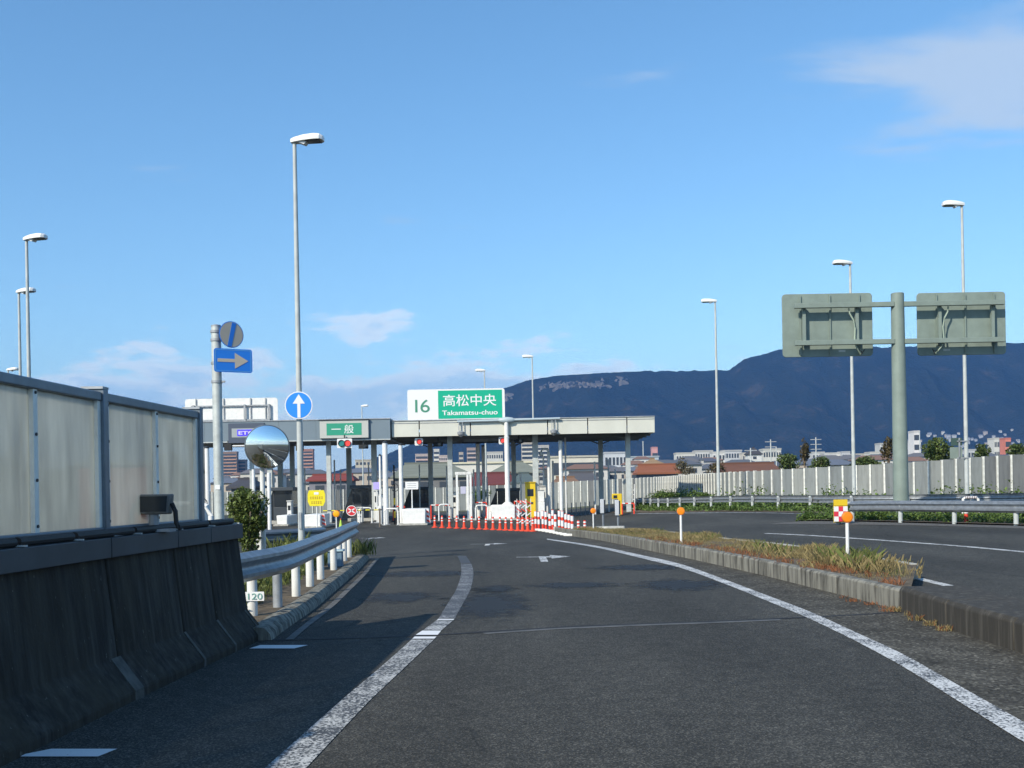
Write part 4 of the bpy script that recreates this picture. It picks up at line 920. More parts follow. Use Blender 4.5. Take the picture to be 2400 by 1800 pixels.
# display boards under the beige canopy
c = at(1130, 1030, 76); t = thing('ceiling_display', 'long grey display board hanging under the beige canopy', 'display', c)
MB().box(0, 0, 0, 2.6, 0.2, 0.36).build('board', M_GALV_DULL, t); MB().box(0, 0, -0.2, 2.8, 0.3, 0.05).build('lower_edge', M_BLACK, t)
for s in (-1, 1): MB().box(s*0.9, 0, 0.32, 0.06, 0.06, 0.36).build('hanger', M_DARK, t)

def vpost(label, px, py0, py1, d, rad, m=M_WHITE, cap=True, name='gate_post', shade=None):
    b = ground(at(px, py1, d).x, d); h = at(px, py0, d).z-b.z
    t = thing(name, label, 'post', b)
    MB().cyl((0, 0, -0.05), (0, 0, h), rad, n=14).build('pole', m, t)
    MB().lathe([(rad*1.7, -0.02), (rad*1.7, 0.03), (rad*1.05, 0.05)], 14).build('base_plate', M_GALV_DULL, t)
    if cap: MB().lathe([(rad*1.08, h-0.02), (rad*1.08, h+0.06), (rad*0.3, h+0.1)], 14).build('cap', M_DARK, t)
    return t
vpost('thick white post left of the beige canopy, nearest the twin signal', 905, 1038, 1222, 66, 0.16)
vpost('white post just left of the white information board', 941, 1043, 1185, 68, 0.13)
vpost('thin white post beside the lilac screen', 893, 1068, 1222, 67, 0.07)
vpost('pale post pair, left one, under the middle of the beige canopy', 1122, 1040, 1180, 78, 0.14)
vpost('pale post pair, right one, under the middle of the beige canopy', 1134, 1046, 1150, 80, 0.12)
vpost('white post under the beige canopy right of the second pale column', 1316, 1032, 1188, 73.8, 0.13)
vpost('thin white post beside the white post under the canopy right half', 1327, 1025, 1165, 76, 0.06, cap=False)
vpost('white post at far left beside the striped pole', 487, 1050, 1170, 62, 0.13)
vpost('white post right behind the tall lamp post', 708, 1043, 1200, 64, 0.09)

# toll booths
def booth(label, pxa, pxb, py0, py1, d):
    xa, xb = xat(pxa, d), xat(pxb, d); b = ground((xa+xb)/2, d); w = xb-xa; h = at((pxa+pxb)/2, py0, d).z-b.z
    t = thing('toll_booth', label, 'toll booth', b)
    MB().box(0, 1.2, 0.10, w+0.5, 4.0, 0.2).build('plinth', M_CONC_LT, t)
    M_B = mat('booth_cladding', (0.055, 0.065, 0.075), 0.45)
    bx3(-w/2, w/2, 0.0, 2.6, 0.2, h*0.45).build('lower_wall', M_B, t, bevel=0.02)
    bx3(-w/2+0.04, w/2-0.04, 0.04, 2.56, h*0.45, h*0.9).build('windows', M_GLASSDK, t)
    for sx in (-1, 1):
        for yy in (0.05, 2.5): MB().box(sx*(w/2-0.04), yy, h*0.55, 0.08, 0.08, h*0.72).build('corner_post', M_DARK, t)
    bx3(-w/2-0.15, w/2+0.15, -0.25, 2.8, h*0.9, h).build('roof', M_B, t, bevel=0.03)
    MB().prism([(-w/2-0.85, 0.2), (-w/2-0.04, 0.2), (-w/2-0.04, h*0.9), (-w/2-0.12, h*0.9)], 0.4, 0.46).build('wind_screen', M_GLASSDK, t)
    MB().box(w/2+0.06, 0.9, h*0.5, 0.08, 0.9, 0.05).build('counter', M_GALV_DULL, t)
booth('dark toll booth behind the tall lamp post on the left', 640, 684, 1142, 1230, 73)
booth('dark toll booth under the left canopy, behind the red X disc', 826, 875, 1137, 1226, 76)
booth('dark toll booth behind the signal mast block', 1166, 1217, 1144, 1210, 80)
booth('dark toll booth behind the white information board', 962, 1004, 1141, 1214, 84)
# white cabinets on the islands
def cabinet(label, pxa, pxb, py0, py1, d, m=M_WHITE_DIRTY, name='ticket_machine'):
    xa, xb = xat(pxa, d), xat(pxb, d); b = ground((xa+xb)/2, d); w = xb-xa; h = at((pxa+pxb)/2, py0, d).z-b.z
    t = thing(name, label, 'machine', b)
    bx3(-w/2, w/2, 0, 0.7, 0.06, h).build('body', m, t, bevel=0.03); bx3(-w/2-0.04, w/2+0.04, -0.04, 0.74, 0, 0.06).build('plinth', M_DARK, t)
    bx3(-w*0.3, w*0.3, -0.012, 0.002, h*0.62, h*0.82).build('screen', M_GLASSDK, t); bx3(-w*0.25, w*0.25, -0.012, 0.002, h*0.40, h*0.46).build('slot', M_DARK, t)
    bx3(-w/2-0.03, w/2+0.03, -0.08, 0.74, h, h+0.05).build('lid', m, t)
    return t
cabinet('cream machine left of the twin white frame posts', 1058, 1070, 1154, 1215, 77)
cabinet('white machine under the canopy right of the yellow machine', 1265, 1280, 1140, 1200, 76)
cabinet('tall pale machine right of the dark left booth', 876, 886, 1150, 1222, 74)
cabinet('pale stepped cabinet beside the dark booth at left', 672, 682, 1175, 1228, 70)
cabinet('low cream cabinet right of the red X disc', 836, 848, 1190, 1228, 70)
cabinet('yellow machine left of the second pale canopy column', 1231, 1255, 1131, 1205, 74, M_YELLOW, 'yellow_machine')
# inverted L yellow machine at right
d = 70; b = ground(xat(1448, d), d); ppm = FPX/d; h = at(1448, 1157, d).z-b.z
t = thing('yellow_machine', 'yellow L-shaped machine at the right end of the canopy', 'machine', b)
MB().prism([(0.0, 0), (0.26, 0), (0.26, h), (-0.36, h), (-0.36, h-0.36), (0.0, h-0.36)], 0, 0.5).build('body', M_YELLOW, t, bevel=0.03)
bx3(-0.3, -0.05, -0.01, 0.002, h-0.3, h-0.1).build('screen', M_GLASSDK, t); bx3(-0.1, 0.36, -0.1, 0.6, -0.02, 0.05).build('plinth', M_DARK, t)
# twin white frame (height sensors) beside the cream machine
d = 73; b = ground(xat(1088, d), d); ppm = FPX/d; h = at(1088, 1106, d).z-b.z
t = thing('sensor_frame', 'tall white twin post sensor frame in the middle toll lane', 'frame', b)
for xx in (-0.48, 0.24, 0.44): MB().box(xx, 0, h/2, 0.14, 0.2, h).build('upright', M_WHITE, t, bevel=0.015)
MB().box(-0.05, 0, h-0.1, 1.1, 0.22, 0.2).build('crossbar', M_WHITE_DIRTY, t, bevel=0.02); MB().box(-0.06, -0.06, h*0.62, 0.36, 0.2, 0.5).build('sensor', mat('lavender_plastic', (0.50, 0.49, 0.62), 0.5), t, bevel=0.02)
MB().box(0, 0.1, 0.05, 1.4, 0.8, 0.1).build('base_slab', M_CONC_LT, t)
# lamp arm post with a bell camera
d = 75; b = ground(xat(1287, d), d); h = at(1287, 1052, d).z-b.z
t = thing('camera_pole', 'white curved pole with a hanging bell camera under the canopy right half', 'pole', b)
MB().tube([(0, 0, 0), (0, 0, h-0.25), (-0.05, 0, h-0.06), (-0.2, 0, h), (-0.5, 0, h-0.02)], 0.10, 10).build('pole', M_WHITE, t)
MB().lathe([(0.02, h-0.05), (0.07, h-0.15), (0.15, h-0.3), (0.16, h-0.4), (0.10, h-0.5)], 14, c=(-0.5, 0, 0)).build('camera_dome', M_WHITE, t)
# ladder by the right column
d = 74.5; b = ground(xat(1482, d), d); t = thing('ladder', 'pale ladder leaning by the last canopy column', 'ladder', b); h = at(1482, 1135, d).z-b.z
for xx in (-0.14, 0.14): MB().box(xx, 0, h/2, 0.05, 0.05, h).build('stile', M_WHITE, t)
for i in range(int(h/0.32)): MB().box(0, 0, 0.2+i*0.32, 0.3, 0.04, 0.04).build('rung', M_WHITE, t)
# lilac screen, info board, yellow notice
def board(label, name, pxa, pxb, py0, py1, base_py, d, m, shape=None, cat='sign'):
    c = at((pxa+pxb)/2, (py0+py1)/2, d); ppm = FPX/d; w, h = (pxb-pxa)/ppm, (py1-py0)/ppm; b = ground(c.x, d)
    t = thing(name, label, cat, b); z = c.z-b.z
    MB().prism(shape(w, h, z) if shape else rrect(-w/2, w/2, z-h/2, z+h/2, 0.03), 0, 0.03).build('board', m, t)
    MB().cyl((0, 0.07, -0.05), (0, 0.07, z+h*0.3), 0.035, n=10).build('post', M_WHITE, t); MB().box(0, 0.07, 0.03, 0.4, 0.4, 0.06).build('foot', M_GALV_DULL, t)
    return t, z, w, h
t, z, w, h = board('white information board on a thin post left of the first dark column', 'information_board', 950, 980, 1129, 1147, 1193, 66, M_SIGNW)
for i in range(3): MB().box(0, -0.004, z+h*(0.25-0.25*i), w*0.7, 0.006, 0.025).build('text_line', M_GALV_DULL, t)
board('small lilac screen on a post beside the left dark booth', 'lilac_screen', 875, 889, 1130, 1147, 1200, 70, mat('lilac', (0.42, 0.36, 0.72), 0.4, emit=0.1), cat='screen')
octo = lambda w, h, z: [(-w*0.38, z-h/2), (w*0.38, z-h/2), (w*0.5, z-h*0.22), (w*0.5, z+h*0.25), (w*0.42, z+h/2), (-w*0.42, z+h/2), (-w*0.5, z+h*0.25), (-w*0.5, z-h*0.22)]
t, z, w, h = board('yellow notice with cut corners on a post right of the lamp', 'yellow_notice', 721, 762, 1149, 1186, 1225, 58, M_YELLOW_S, octo)
M_TXT = mat('notice_text', (0.42, 0.22, 0.03), 0.6)
MB().box(0, -0.004, z+h*0.3, w*0.26, 0.006, h*0.16).build('white_label', M_SIGNW, t)
for row, cnt in ((0.02, 6), (-0.28, 5)):
    for i in range(cnt):
        xx = (i-(cnt-1)/2)*w*0.125; zz = z+h*row
        MB().box(xx, -0.004, zz+h*0.05, w*0.09, 0.006, h*0.03).box(xx, -0.004, zz-h*0.05, w*0.08, 0.006, h*0.03).box(xx+w*0.01*(i % 3-1), -0.0045, zz, w*0.022, 0.006, h*0.17).build('lettering', M_TXT, t)
# barrier arm with the red X disc
d = 60; b = ground(xat(889, d), d); z = at(824, 1197, d).z-b.z; ppm = FPX/d
t = thing('barrier_arm', 'yellow and black lane barrier arm on a thin post', 'barrier', b)
MB().cyl((0, 0, 0), (0, 0, z+0.1), 0.05, n=10).build('post', mat('brown_post', (0.16, 0.13, 0.10), 0.6), t); MB().box(0, 0, 0.03, 0.4, 0.4, 0.06).build('foot', M_DARK, t)
for i in range(14):
    a = 0.15-i*0.235; MB().cyl((a, 0, z+0.02), (a-0.235, 0, z+0.02), 0.03, n=8).build('arm_section', M_YELLOW_S if i % 2 else M_BLACK, t)
c = at(824, 1197, d-0.1); rr = 12.5/ppm
t = thing('closed_lane_disc', 'round red disc with white X hanging on the yellow barrier arm', 'sign', c)
MB().lathe([(rr, 0), (rr, 0.02)], 28, axis='Y').build('disc', mat('sign_red', (0.62, 0.03, 0.04), 0.45), t)
ring = MB().lathe([(rr, 0.02), (rr, 0.026), (rr*0.88, 0.026), (rr*0.88, 0.02)], 28, axis='Y', cap=False).build('rim', M_SIGNW, t)
for s in (-1, 1): MB().box(0, -0.024, 0, rr*1.4, 0.006, rr*0.22, ry=s*R(35)).build('cross_bar', M_SIGNW, t)
# orange delineator and green cone at the nose of the left strip
def delineator(label, px, py_c, py_b, dz, dia_px, m=M_ORANGE):
    p = gp(px, py_b, dz); ppm = FPX/p.y; z = at(px, py_c, p.y).z-p.z; r = dia_px/2/ppm
    t = thing('delineator', label, 'reflector post', p)
    MB().cyl((0, 0.02, -0.1), (0, 0.02, z), 0.028, n=10).build('post', M_WHITE, t)
    MB().lathe([(r*1.08, -0.03), (r*1.08, 0.012), (r*0.92, 0.018)], 24, c=(0, 0, z), axis='Y').build('rim', mat('orange_plastic', (0.72, 0.20, 0.02), 0.5), t)
    MB().lathe([(r*0.92, 0.016), (r*0.85, 0.021), (r*0.3, 0.024), (0.001, 0.025)], 24, c=(0, 0, z), axis='Y').build('lens', m, t)
delineator('yellow orange reflector disc on a white post beside the green cone', 789, 1204, 1262, 0.0, 15, mat('amber_reflector', (0.85, 0.42, 0.01), 0.3))
delineator('nearest orange reflector disc on a white post among median grass', 1988, 1212, 1324, 0.235, 24)
delineator('orange reflector disc on a white post in mid median', 1597, 1198, 1273, 0.235, 17)
delineator('farthest orange reflector disc, at the median tip by the sensor boxes', 1391, 1197, 1243, 0.2, 12)
p = gp(799, 1246); t = thing('green_cone', 'single yellow green traffic cone beside the orange reflector post', 'cone', p)
MB().lathe([(0.17, 0.03), (0.13, 0.1), (0.03, 0.62), (0.02, 0.63)], 16).build('body', mat('lime_plastic', (0.40, 0.58, 0.06), 0.5), t); MB().box(0, 0, 0.015, 0.4, 0.4, 0.03).build('base', mat('lime_plastic_base', (0.3, 0.42, 0.06), 0.5), t, bevel=0.01); MB().lathe([(0.03, 0.6), (0.035, 0.66), (0.01, 0.7)], 10).build('tip', M_ORANGE_RED, t)

# ------------------------------------------------------------------ cones and striped posts
def make_cone(label):
    t = thing('traffic_cone', label, 'cone', group='orange cones in a row before the toll islands')
    MB().lathe([(0.18, 0.0), (0.18, 0.03), (0.085, 0.06), (0.062, 0.30), (0.054, 0.60), (0.045, 0.66), (0.015, 0.67)], 14).build('body', M_ORANGE_RED, t)
    MB().lathe([(0.060, 0.50), (0.058, 0.57)], 14, cap=False).build('reflective_band', M_SIGNW, t); MB().lathe([(0.064, 0.37), (0.063, 0.42)], 14, cap=False).build('reflective_band', M_SIGNW, t)
    return t
cxs = [(900+v/5.53) for v in (660, 755, 850, 945, 1040, 1140, 1235, 1325, 1415, 1505, 1580, 1655, 1735, 1800, 1865, 1930)]
cone0 = None
for i, px in enumerate(cxs):
    p = gp(px, 1236.5+(px-1019)/206*8.0); lb = ORD[i]+' orange traffic cone from the left in the row before the islands'
    if cone0 is None: cone0 = make_cone(lb); cone0.location = p
    else: copy_tree(cone0, None, p, random.uniform(0, 3), lb)
def make_pole(label, name='striped_post', bands=2):
    t = thing(name, label, 'striped post', group='red and white striped posts along the lane edge')
    MB().lathe([(0.14, 0), (0.14, 0.04), (0.08, 0.06)], 12).build('foot', M_RED, t)
    MB().cyl((0, 0, 0.05), (0, 0, 0.92), 0.065, n=12).build('post', M_RED, t)
    for z0, z1 in ((0.28, 0.52), (0.66, 0.90)): MB().cyl((0, 0, z0), (0, 0, z1), 0.070, n=12, cap=False).build('white_band', M_SIGNW, t)
    return t
pole0 = None
for i in range(12):
    t_ = i/11; px = 1256+t_*87; p = gp(px, 1240.5+t_**1.3*13.5); lb = ORD[i]+' red and white striped post from the left beside the median tip'
    if pole0 is None: pole0 = make_pole(lb); pole0.location = p
    else: copy_tree(pole0, None, p+Vector((random.uniform(-.04, .04), random.uniform(-.25, .25), 0)), None, lb).scale.z = random.uniform(0.88, 1.12)
for i in range(9):
    t_ = (i+0.5)/9; px = 1262+t_*80; p = gp(px, 1243.5+t_**1.2*14); o = MB().prismz([(-0.3, -0.1), (0.3, -0.1), (0.28, 0.1), (-0.28, 0.1)], 0, 0.10).build('white_kerb_block', M_WHITE_DIRTY, loc=p, bevel=0.02, rz=R(-35))
    tag(o, ORD[i]+' low white lane block from the left, under the striped posts', 'block', 'white lane blocks under the striped posts')
for i, px in enumerate((1356, 1371)):
    p = gp(px, 1246.5, 0.10); t = thing('dotted_post', ('left' if i == 0 else 'right')+' one of two short red posts with white dots at the kerb end', 'post', p, group='short red dotted posts')
    MB().cyl((0, 0, -0.2), (0, 0, 0.5), 0.055, n=12).build('post', M_RED, t)
    for z in (0.14, 0.28, 0.42): MB().lathe([(0.062, z-0.035), (0.068, z), (0.062, z+0.035)], 12).build('white_band', M_SIGNW, t)
# red white fence pieces by the yellow machine
for k, px in enumerate((1216, 1226, 1238)):
    d = 60; b = ground(xat(px, d), d); t = thing('striped_barricade', ['left', 'middle', 'right'][k]+' red and white zigzag barricade leaf in front of the yellow machine', 'barricade', b, group='folding barricade leaves')
    for xx in (-0.12, 0.12): MB().box(xx, 0, 0.75, 0.03, 0.03, 1.5).build('upright', M_SIGNW, t)
    for i in range(6): MB().box(0, -0.02, 0.2+i*0.22, 0.32, 0.02, 0.05, ry=R(35 if i % 2 else -35)).build('cross_slat', M_RED if i % 2 else M_SIGNW, t)
# thin white lane posts at the right
for i in range(9):
    px = 1307+i*10.6; d = 80; b = ground(xat(px, d), d); t = thing('lane_pole', ORD[i]+' thin grey pole from the left in the row under the canopy right half', 'pole', b, group='thin grey lane poles')
    MB().cyl((0, 0, -0.05), (0, 0, 0.95), 0.035, n=8).build('pole', M_GALV, t); MB().lathe([(0.09, 0), (0.09, 0.03), (0.04, 0.05)], 10).build('foot', M_GALV_DULL, t)
# sensor boxes on posts at the median tip, with rough concrete footing
for k, (px, py0, py1, pyb) in enumerate(((1406, 1170, 1203, 1232), (1441, 1172, 1208, 1236))):
    p = gp(px+6, pyb+6, 0.15); ppm = FPX/p.y; t = thing('roadside_sensor', ['left', 'right'][k]+' grey sensor box on a post at the median tip', 'sensor', p); z0, z1 = at(px, py1, p.y).z-p.z, at(px, py0, p.y).z-p.z
    MB().cyl((0.04, 0.05, -0.1), (0.04, 0.05, z0+0.1), 0.045, n=10).build('post', M_GALV, t); MB().box(0, 0, (z0+z1)/2, 0.17, 0.16, z1-z0).build('box', mat('pale_grey_box', (0.52, 0.54, 0.57), 0.5), t, bevel=0.015); MB().box(0.12, 0.02, (z0+z1)/2, 0.05, 0.1, (z1-z0)*0.9).build('door', M_DARK, t)
p = gp(1430, 1247, 0.1); o = MB().prismz([(-0.6, -0.3), (-0.1, -0.36), (0.6, -0.28), (0.66, 0.25), (0.1, 0.36), (-0.6, 0.3)], -0.1, 0.25).build('concrete_footing', M_CONC_LT, loc=p, bevel=0.05)
tag(o, 'rough pale concrete footing under the two sensor boxes', 'footing')
# far left: bow shaped pipe guard, striped pole with ring, machine
d = 40; b = ground(xat(455, d), d); ppm = FPX/d; t = thing('pipe_guard', 'thick white bow shaped pipe guard behind the noise screen end', 'pipe guard', b); h = at(470, 1180, d).z-b.z
MB().tube([(-1.2, 0, 0), (-1.2, 0, h*0.8), (-1.0, 0, h*0.95), (-0.7, 0, h), (0.2, 0, h), (0.45, 0, h*0.93), (0.6, 0, h*0.7), (0.62, 0, 0)], 0.10, 12).build('pipe', M_WHITE, t)
for xx in (-1.2, 0.62): MB().lathe([(0.18, 0), (0.18, 0.03), (0.11, 0.04)], 12, c=(xx, 0, 0)).build('flange', M_GALV_DULL, t)
cabinet('white machine inside the white pipe guard at far left', 455, 478, 1195, 1240, 43)
d = 50; b = ground(xat(473, d), d); h = at(473, 1082, d).z-b.z; t = thing('ring_pole', 'black and yellow striped pole with a ring at far left', 'pole', b)
for i in range(9): MB().cyl((0, 0, h*i/9), (0, 0, h*(i+1)/9), 0.06, n=10).build('pole_section', M_YELLOW if i % 2 else M_BLACK, t)
MB().tube([(0.02+0.24*math.cos(a*R(20)), -0.08, h*0.46+0.24*math.sin(a*R(20))) for a in range(19)], 0.025, 8).build('ring', M_DARK, t)
d = 60; b = ground(xat(857+34, d), d+2)
# striped pole beside the thick white post
d = 66.5; b = ground(xat(924, d), d); h = at(924, 1090, d).z-b.z; t = thing('ring_pole', 'black and yellow pole with a ring right of the thick white post', 'pole', b)
for i in range(9): MB().cyl((0, 0, h*i/9), (0, 0, h*(i+1)/9), 0.055, n=10).build('pole_section', M_YELLOW if i in (1, 3) else M_BLACK, t)
MB().tube([(0.06+0.2*math.cos(a*R(20)), -0.08, h*0.62+0.24*math.sin(a*R(20))) for a in range(19)], 0.025, 8).build('ring', M_DARK, t)

# more posts, guards and bars packed under the canopies
for lb, px, py0, d, rd in (('slim white post left of the sensor frame', 1049, 1092, 79, 0.06), ('slim white post right of the sensor frame', 1112, 1100, 79, 0.06), ('short white post by the green shrub', 1143, 1118, 84, 0.06),
        ('short white post between mast and yellow machine', 1222, 1110, 79, 0.07), ('tall slim post left of the camera pole', 1276, 1070, 77, 0.06), ('slim post right of the camera pole', 1298, 1080, 79, 0.07),
        ('slim white post before the last dark column', 1396, 1082, 78, 0.06), ('slim white post right of the last dark column', 1428, 1076, 80, 0.06), ('short slim post between the last two columns', 1444, 1100, 82, 0.06),
        ('slim white post left of the yellow notice', 738-22, 1096, 79, 0.06), ('slim white post right of the yellow notice', 786, 1078, 79, 0.06), ('slim white post left of the left dark booth', 800, 1100, 80, 0.05),
        ('white post behind the convex mirror', 596, 1100, 60, 0.09), ('second white post behind the convex mirror', 632, 1108, 57, 0.10), ('slim white post under the left canopy right end', 866, 1090, 82, 0.05), ('slim post behind the information board', 985, 1088, 82, 0.05)):
    vpost(lb, px, py0, 1220, d, rd, cap=False)
def pipe_loop(label, px, d, w, h):
    b = ground(xat(px, d), d); t = thing('pipe_loop', label, 'guard', b, group='white pipe guards on the toll islands')
    MB().tube([(-w/2, 0, 0), (-w/2, 0, h-0.15), (-w/2+0.06, 0, h-0.04), (-w/2+0.18, 0, h), (w/2-0.18, 0, h), (w/2-0.06, 0, h-0.04), (w/2, 0, h-0.15), (w/2, 0, 0)], 0.05, 10).build('pipe', M_WHITE, t)
    for sx in (-1, 1): MB().lathe([(0.11, 0), (0.11, 0.02), (0.06, 0.03)], 10, c=(sx*w/2, 0, 0)).build('flange', M_GALV_DULL, t)
pipe_loop('white pipe guard left of the sensor frame', 1040, 72, 0.7, 1.1); pipe_loop('white pipe guard right of the green shrub', 1128, 72, 0.8, 1.0); pipe_loop('white pipe guard left of the yellow machine', 1224, 70, 0.5, 1.2)
pipe_loop('white pipe guard at the foot of the thick white post', 916, 65, 0.8, 1.0); pipe_loop('white pipe guard right of the cream cabinet', 856, 70, 0.8, 1.0)
def lane_bar(label, pxa, pxb, py, d):
    pa, pb = at(pxa, py, d), at(pxb, py, d); b = ground(pa.x, d); t = thing('lane_bar', label, 'barrier bar', b, group='red and white bars closing toll lanes')
    L = (pb-pa).length; n = max(4, int(L/0.3)); o = pa-b; dv = (pb-pa)/n
    for i in range(n): MB().cyl(o+dv*i, o+dv*(i+1), 0.045, n=8).build('bar_section', M_RED if i % 2 else M_SIGNW, t)
    for q in (o, o+dv*n): MB().cyl((q.x, q.y, 0), (q.x, q.y, q.z), 0.05, n=8).build('stand', M_RED, t); MB().lathe([(0.17, 0), (0.17, 0.04), (0.06, 0.08)], 10, c=(q.x, q.y, 0)).build('foot', M_BLACK, t)
lane_bar('red and white bar left of the white island block', 922, 948, 1187, 72); lane_bar('red and white bar between island block and sensor frame', 1010, 1053, 1184, 74)
lane_bar('red and white bar left of the signal mast block', 1103, 1140, 1178, 76); lane_bar('red and white bar right of the signal mast block', 1206, 1234, 1175, 76)
lane_bar('red and white bar by the last canopy column', 1458, 1486, 1180, 70)
# stepped white walls beside the booths
for lb, pxa, pxb, py0, d in (('white stepped wall right of the sensor frame', 1098, 1106, 1160, 75), ('white stepped wall left of the island block with mast', 1140, 1150, 1186, 72), ('tall white panel right of the yellow machine', 1262, 1276, 1150, 73), ('white panel left of the camera pole', 1278, 1286, 1120, 78), ('white end wall beside the left dark booth', 884, 894, 1160, 70)):
    xa, xb = xat(pxa, d), xat(pxb, d); b = ground((xa+xb)/2, d); h = at((pxa+pxb)/2, py0, d).z-b.z; w = xb-xa; t = thing('island_wall', lb, 'wall', b)
    bx3(-w/2, w/2, 0, 1.8, -0.02, h*0.6).build('low_wall', M_WHITE, t, bevel=0.02); bx3(-w/2, w/2, 0.6, 1.8, h*0.6+0.003, h).build('high_wall', M_WHITE_DIRTY, t, bevel=0.02); bx3(-w/2-0.03, w/2+0.03, 0.57, 1.83, h, h+0.04).build('capping', M_GALV_DULL, t)
# ------------------------------------------------------------------ right side: verge, guardrails, ivy
fl_line = spline([gp(*p) for p in ((1480, 1203), (1600, 1201.5), (1726, 1200.5), (1840, 1202), (1952, 1206.5))], 1.0)
fl_line = [Vector((6.2, 84, 0))] + fl_line + [Vector((16.5, 38, 0)), Vector((19.0, 30, 0)), Vector((22, 20, 0))]
fl_line = resample(fl_line, 40)
wallp = spline([Vector((36, 59.5, 0)), Vector((29.2, 61.5, 0)), Vector((21.0, 62.5, 0)), Vector((14.6, 70, 0)), Vector((13.6, 88, 0)), Vector((12.6, 100, 0)), Vector((7, 108, 0)), Vector((-6, 110, 0)), Vector((-22, 110, 0)), Vector((-36, 110, 0))], 0.4)
out_edge = resample([Vector((13.2, 100, 0)), Vector((15, 70.5, 0)), Vector((21, 63, 0)), Vector((29, 62, 0)), Vector((36, 60, 0)), Vector((36, 40, 0)), Vector((34, 20, 0))], 40)
tag(ribbon(fl_line, out_edge, 0.03, 6).build('verge', M_SOIL, fix=False), kind='structure')
near = [Vector((11.7, 37.2, 0)), Vector((13.6, 33.2, 0)), Vector((15.4, 29.6, 0)), Vector((17.4, 25.6, 0)), Vector((19.6, 21.5, 0))]
npth = spline(near, 0.5)
gore_l = resample([Vector((10.9, 40.5, 0)), Vector((12.4, 35.6, 0)), Vector((14.6, 30.9, 0)), Vector((16.6, 26.8, 0)), Vector((19.0, 21.5, 0))], 24)
gore_r = resample([Vector((11.6, 41.5, 0)), Vector((14.6, 38.0, 0)), Vector((17.5, 33.5, 0)), Vector((20.5, 27, 0)), Vector((22.5, 21, 0))], 24)
tag(ribbon(gore_l, gore_r, 0.05, 3).build('gore_strip', M_SOIL, fix=False), kind='structure')
# gritty shoulder in front of the near rail
sh_l = resample([Vector((9.6, 41, 0)), Vector((11.3, 35.0, 0)), Vector((13.5, 30.0, 0)), Vector((15.6, 26, 0)), Vector((18, 21, 0))], 24)
ribbon(sh_l, gore_l, 0.007, 2).build('gritty_shoulder', mat('grit', (0.105, 0.10, 0.092), 0.95, var=0.35, scale=9, bump=0.4, bscale=50), road, fix=False)

def guardrail(label, name, pts, post_step, side, hgt=0.74, m=M_GALV, post_m=M_WPOLE):
    t = thing(name, label, 'guardrail')
    path = spline(pts, 0.5); L = plen(path); n = int(L/post_step)+1
    posts = resample(path, n)
    for q in posts:
        g = ground(q.x, q.y); MB().cyl((0, 0, -0.1), (0, 0, hgt-0.03), 0.07, n=12).build('post', post_m, t, loc=g)
        MB().box(side*0.0, -0.05, hgt-0.2, 0.14, 0.07, 0.2).build('bracket', M_GALV_DULL, t, loc=g)
    pp = [ground(q.x, q.y, hgt-0.35) for q in offset(resample(path, int(L/0.6)), side*0.07)]
    k = max(2, int(L/4)); step = (len(pp)-1)/k
    for i in range(k):
        a, b = int(i*step), int((i+1)*step); sub = pp[a:b+1]
        if len(sub) > 1:
            sub = [q.copy() for q in sub]
            if i: sub[0] = sub[0]-(sub[1]-sub[0]).normalized()*0.15
            dz = 0.003 if i % 2 else 0
            beam([q+Vector((0, 0, dz)) for q in offset(sub, side*0.004*(i % 2))], side).build('beam', m, t, fix=False)
    return t, pp
t, pp = guardrail('nearer long steel guardrail at right, starting at the checkered marker', 'guardrail', near, 2.0, 1, 0.72)
e = pp[0]; MB().tube([e+Vector((0.25, -0.1, 0.30)), e+Vector((0, 0, 0.3)), e+Vector((-0.14, 0.12, 0.26)), e+Vector((-0.05, 0.25, 0.18))], 0.05, 8).build('end_terminal', M_GALV_DULL, t)
far = [Vector((30, 44.5, 0)), Vector((21.5, 45.6, 0)), Vector((17.5, 47.4, 0)), Vector((14.9, 50.2, 0)), Vector((12.6, 56.5, 0)), Vector((10.2, 68, 0)), Vector((9.2, 80, 0))]
t, pp = guardrail('farther thin guardrail at right in front of the sound wall', 'guardrail', far, 2.5, 1, 0.76)
# ivy and weeds
def patch(mb, x, y, dz, n, r, h, size):
    for _ in range(n):
        a, rr = random.uniform(0, 6.28), r*math.sqrt(random.random()); px, py = x+rr*math.cos(a), y+rr*math.sin(a)
        mb.leaf((px, py, G(px, py)+dz+random.random()*h*(1-0.6*rr/r)), size*random.uniform(.6, 1.3), 0.75)
iv = MB()
frs = spline(far, 0.5)
for q in offset(frs, 0.0):
    for _ in range(4):
        patch(iv, q.x+random.uniform(-0.6, 0.3), q.y-random.uniform(0.1, 1.6), 0.02, 26, 0.45, random.uniform(0.18, 0.42), 0.13)
    for _ in range(4):
        k = random.random(); patch(iv, q.x+random.uniform(0, 1), q.y+random.uniform(0.3, 4.0), 0.05, 26, 0.55, random.uniform(0.3, 0.75)+(0.5 if 12.5 < q.x < 30 and random.random() < .5 else 0), 0.15)
for q in offset(wallp[:int(len(wallp)*0.45)], -1.0):
    if random.random() < 0.75: patch(iv, q.x+random.uniform(-.4, .4), q.y+random.uniform(-.5, .4), 0.05, 80, 0.7, random.uniform(0.8, 1.7)*(0.6+0.6*abs(math.sin(q.x*0.55))), 0.16)
for i in range(24):
    for _ in range(26):
        q = gore_l[i].lerp(gore_r[i], random.uniform(0.15, 1)); patch(iv, q.x, q.y, 0.02, 34, 0.35, random.uniform(0.2, 0.62), 0.10)
tag(iv.build('ivy', M_LEAF_B, smooth=False, fix=False), 'bright green ivy and weeds around the right guardrails', 'ivy', kind='stuff')
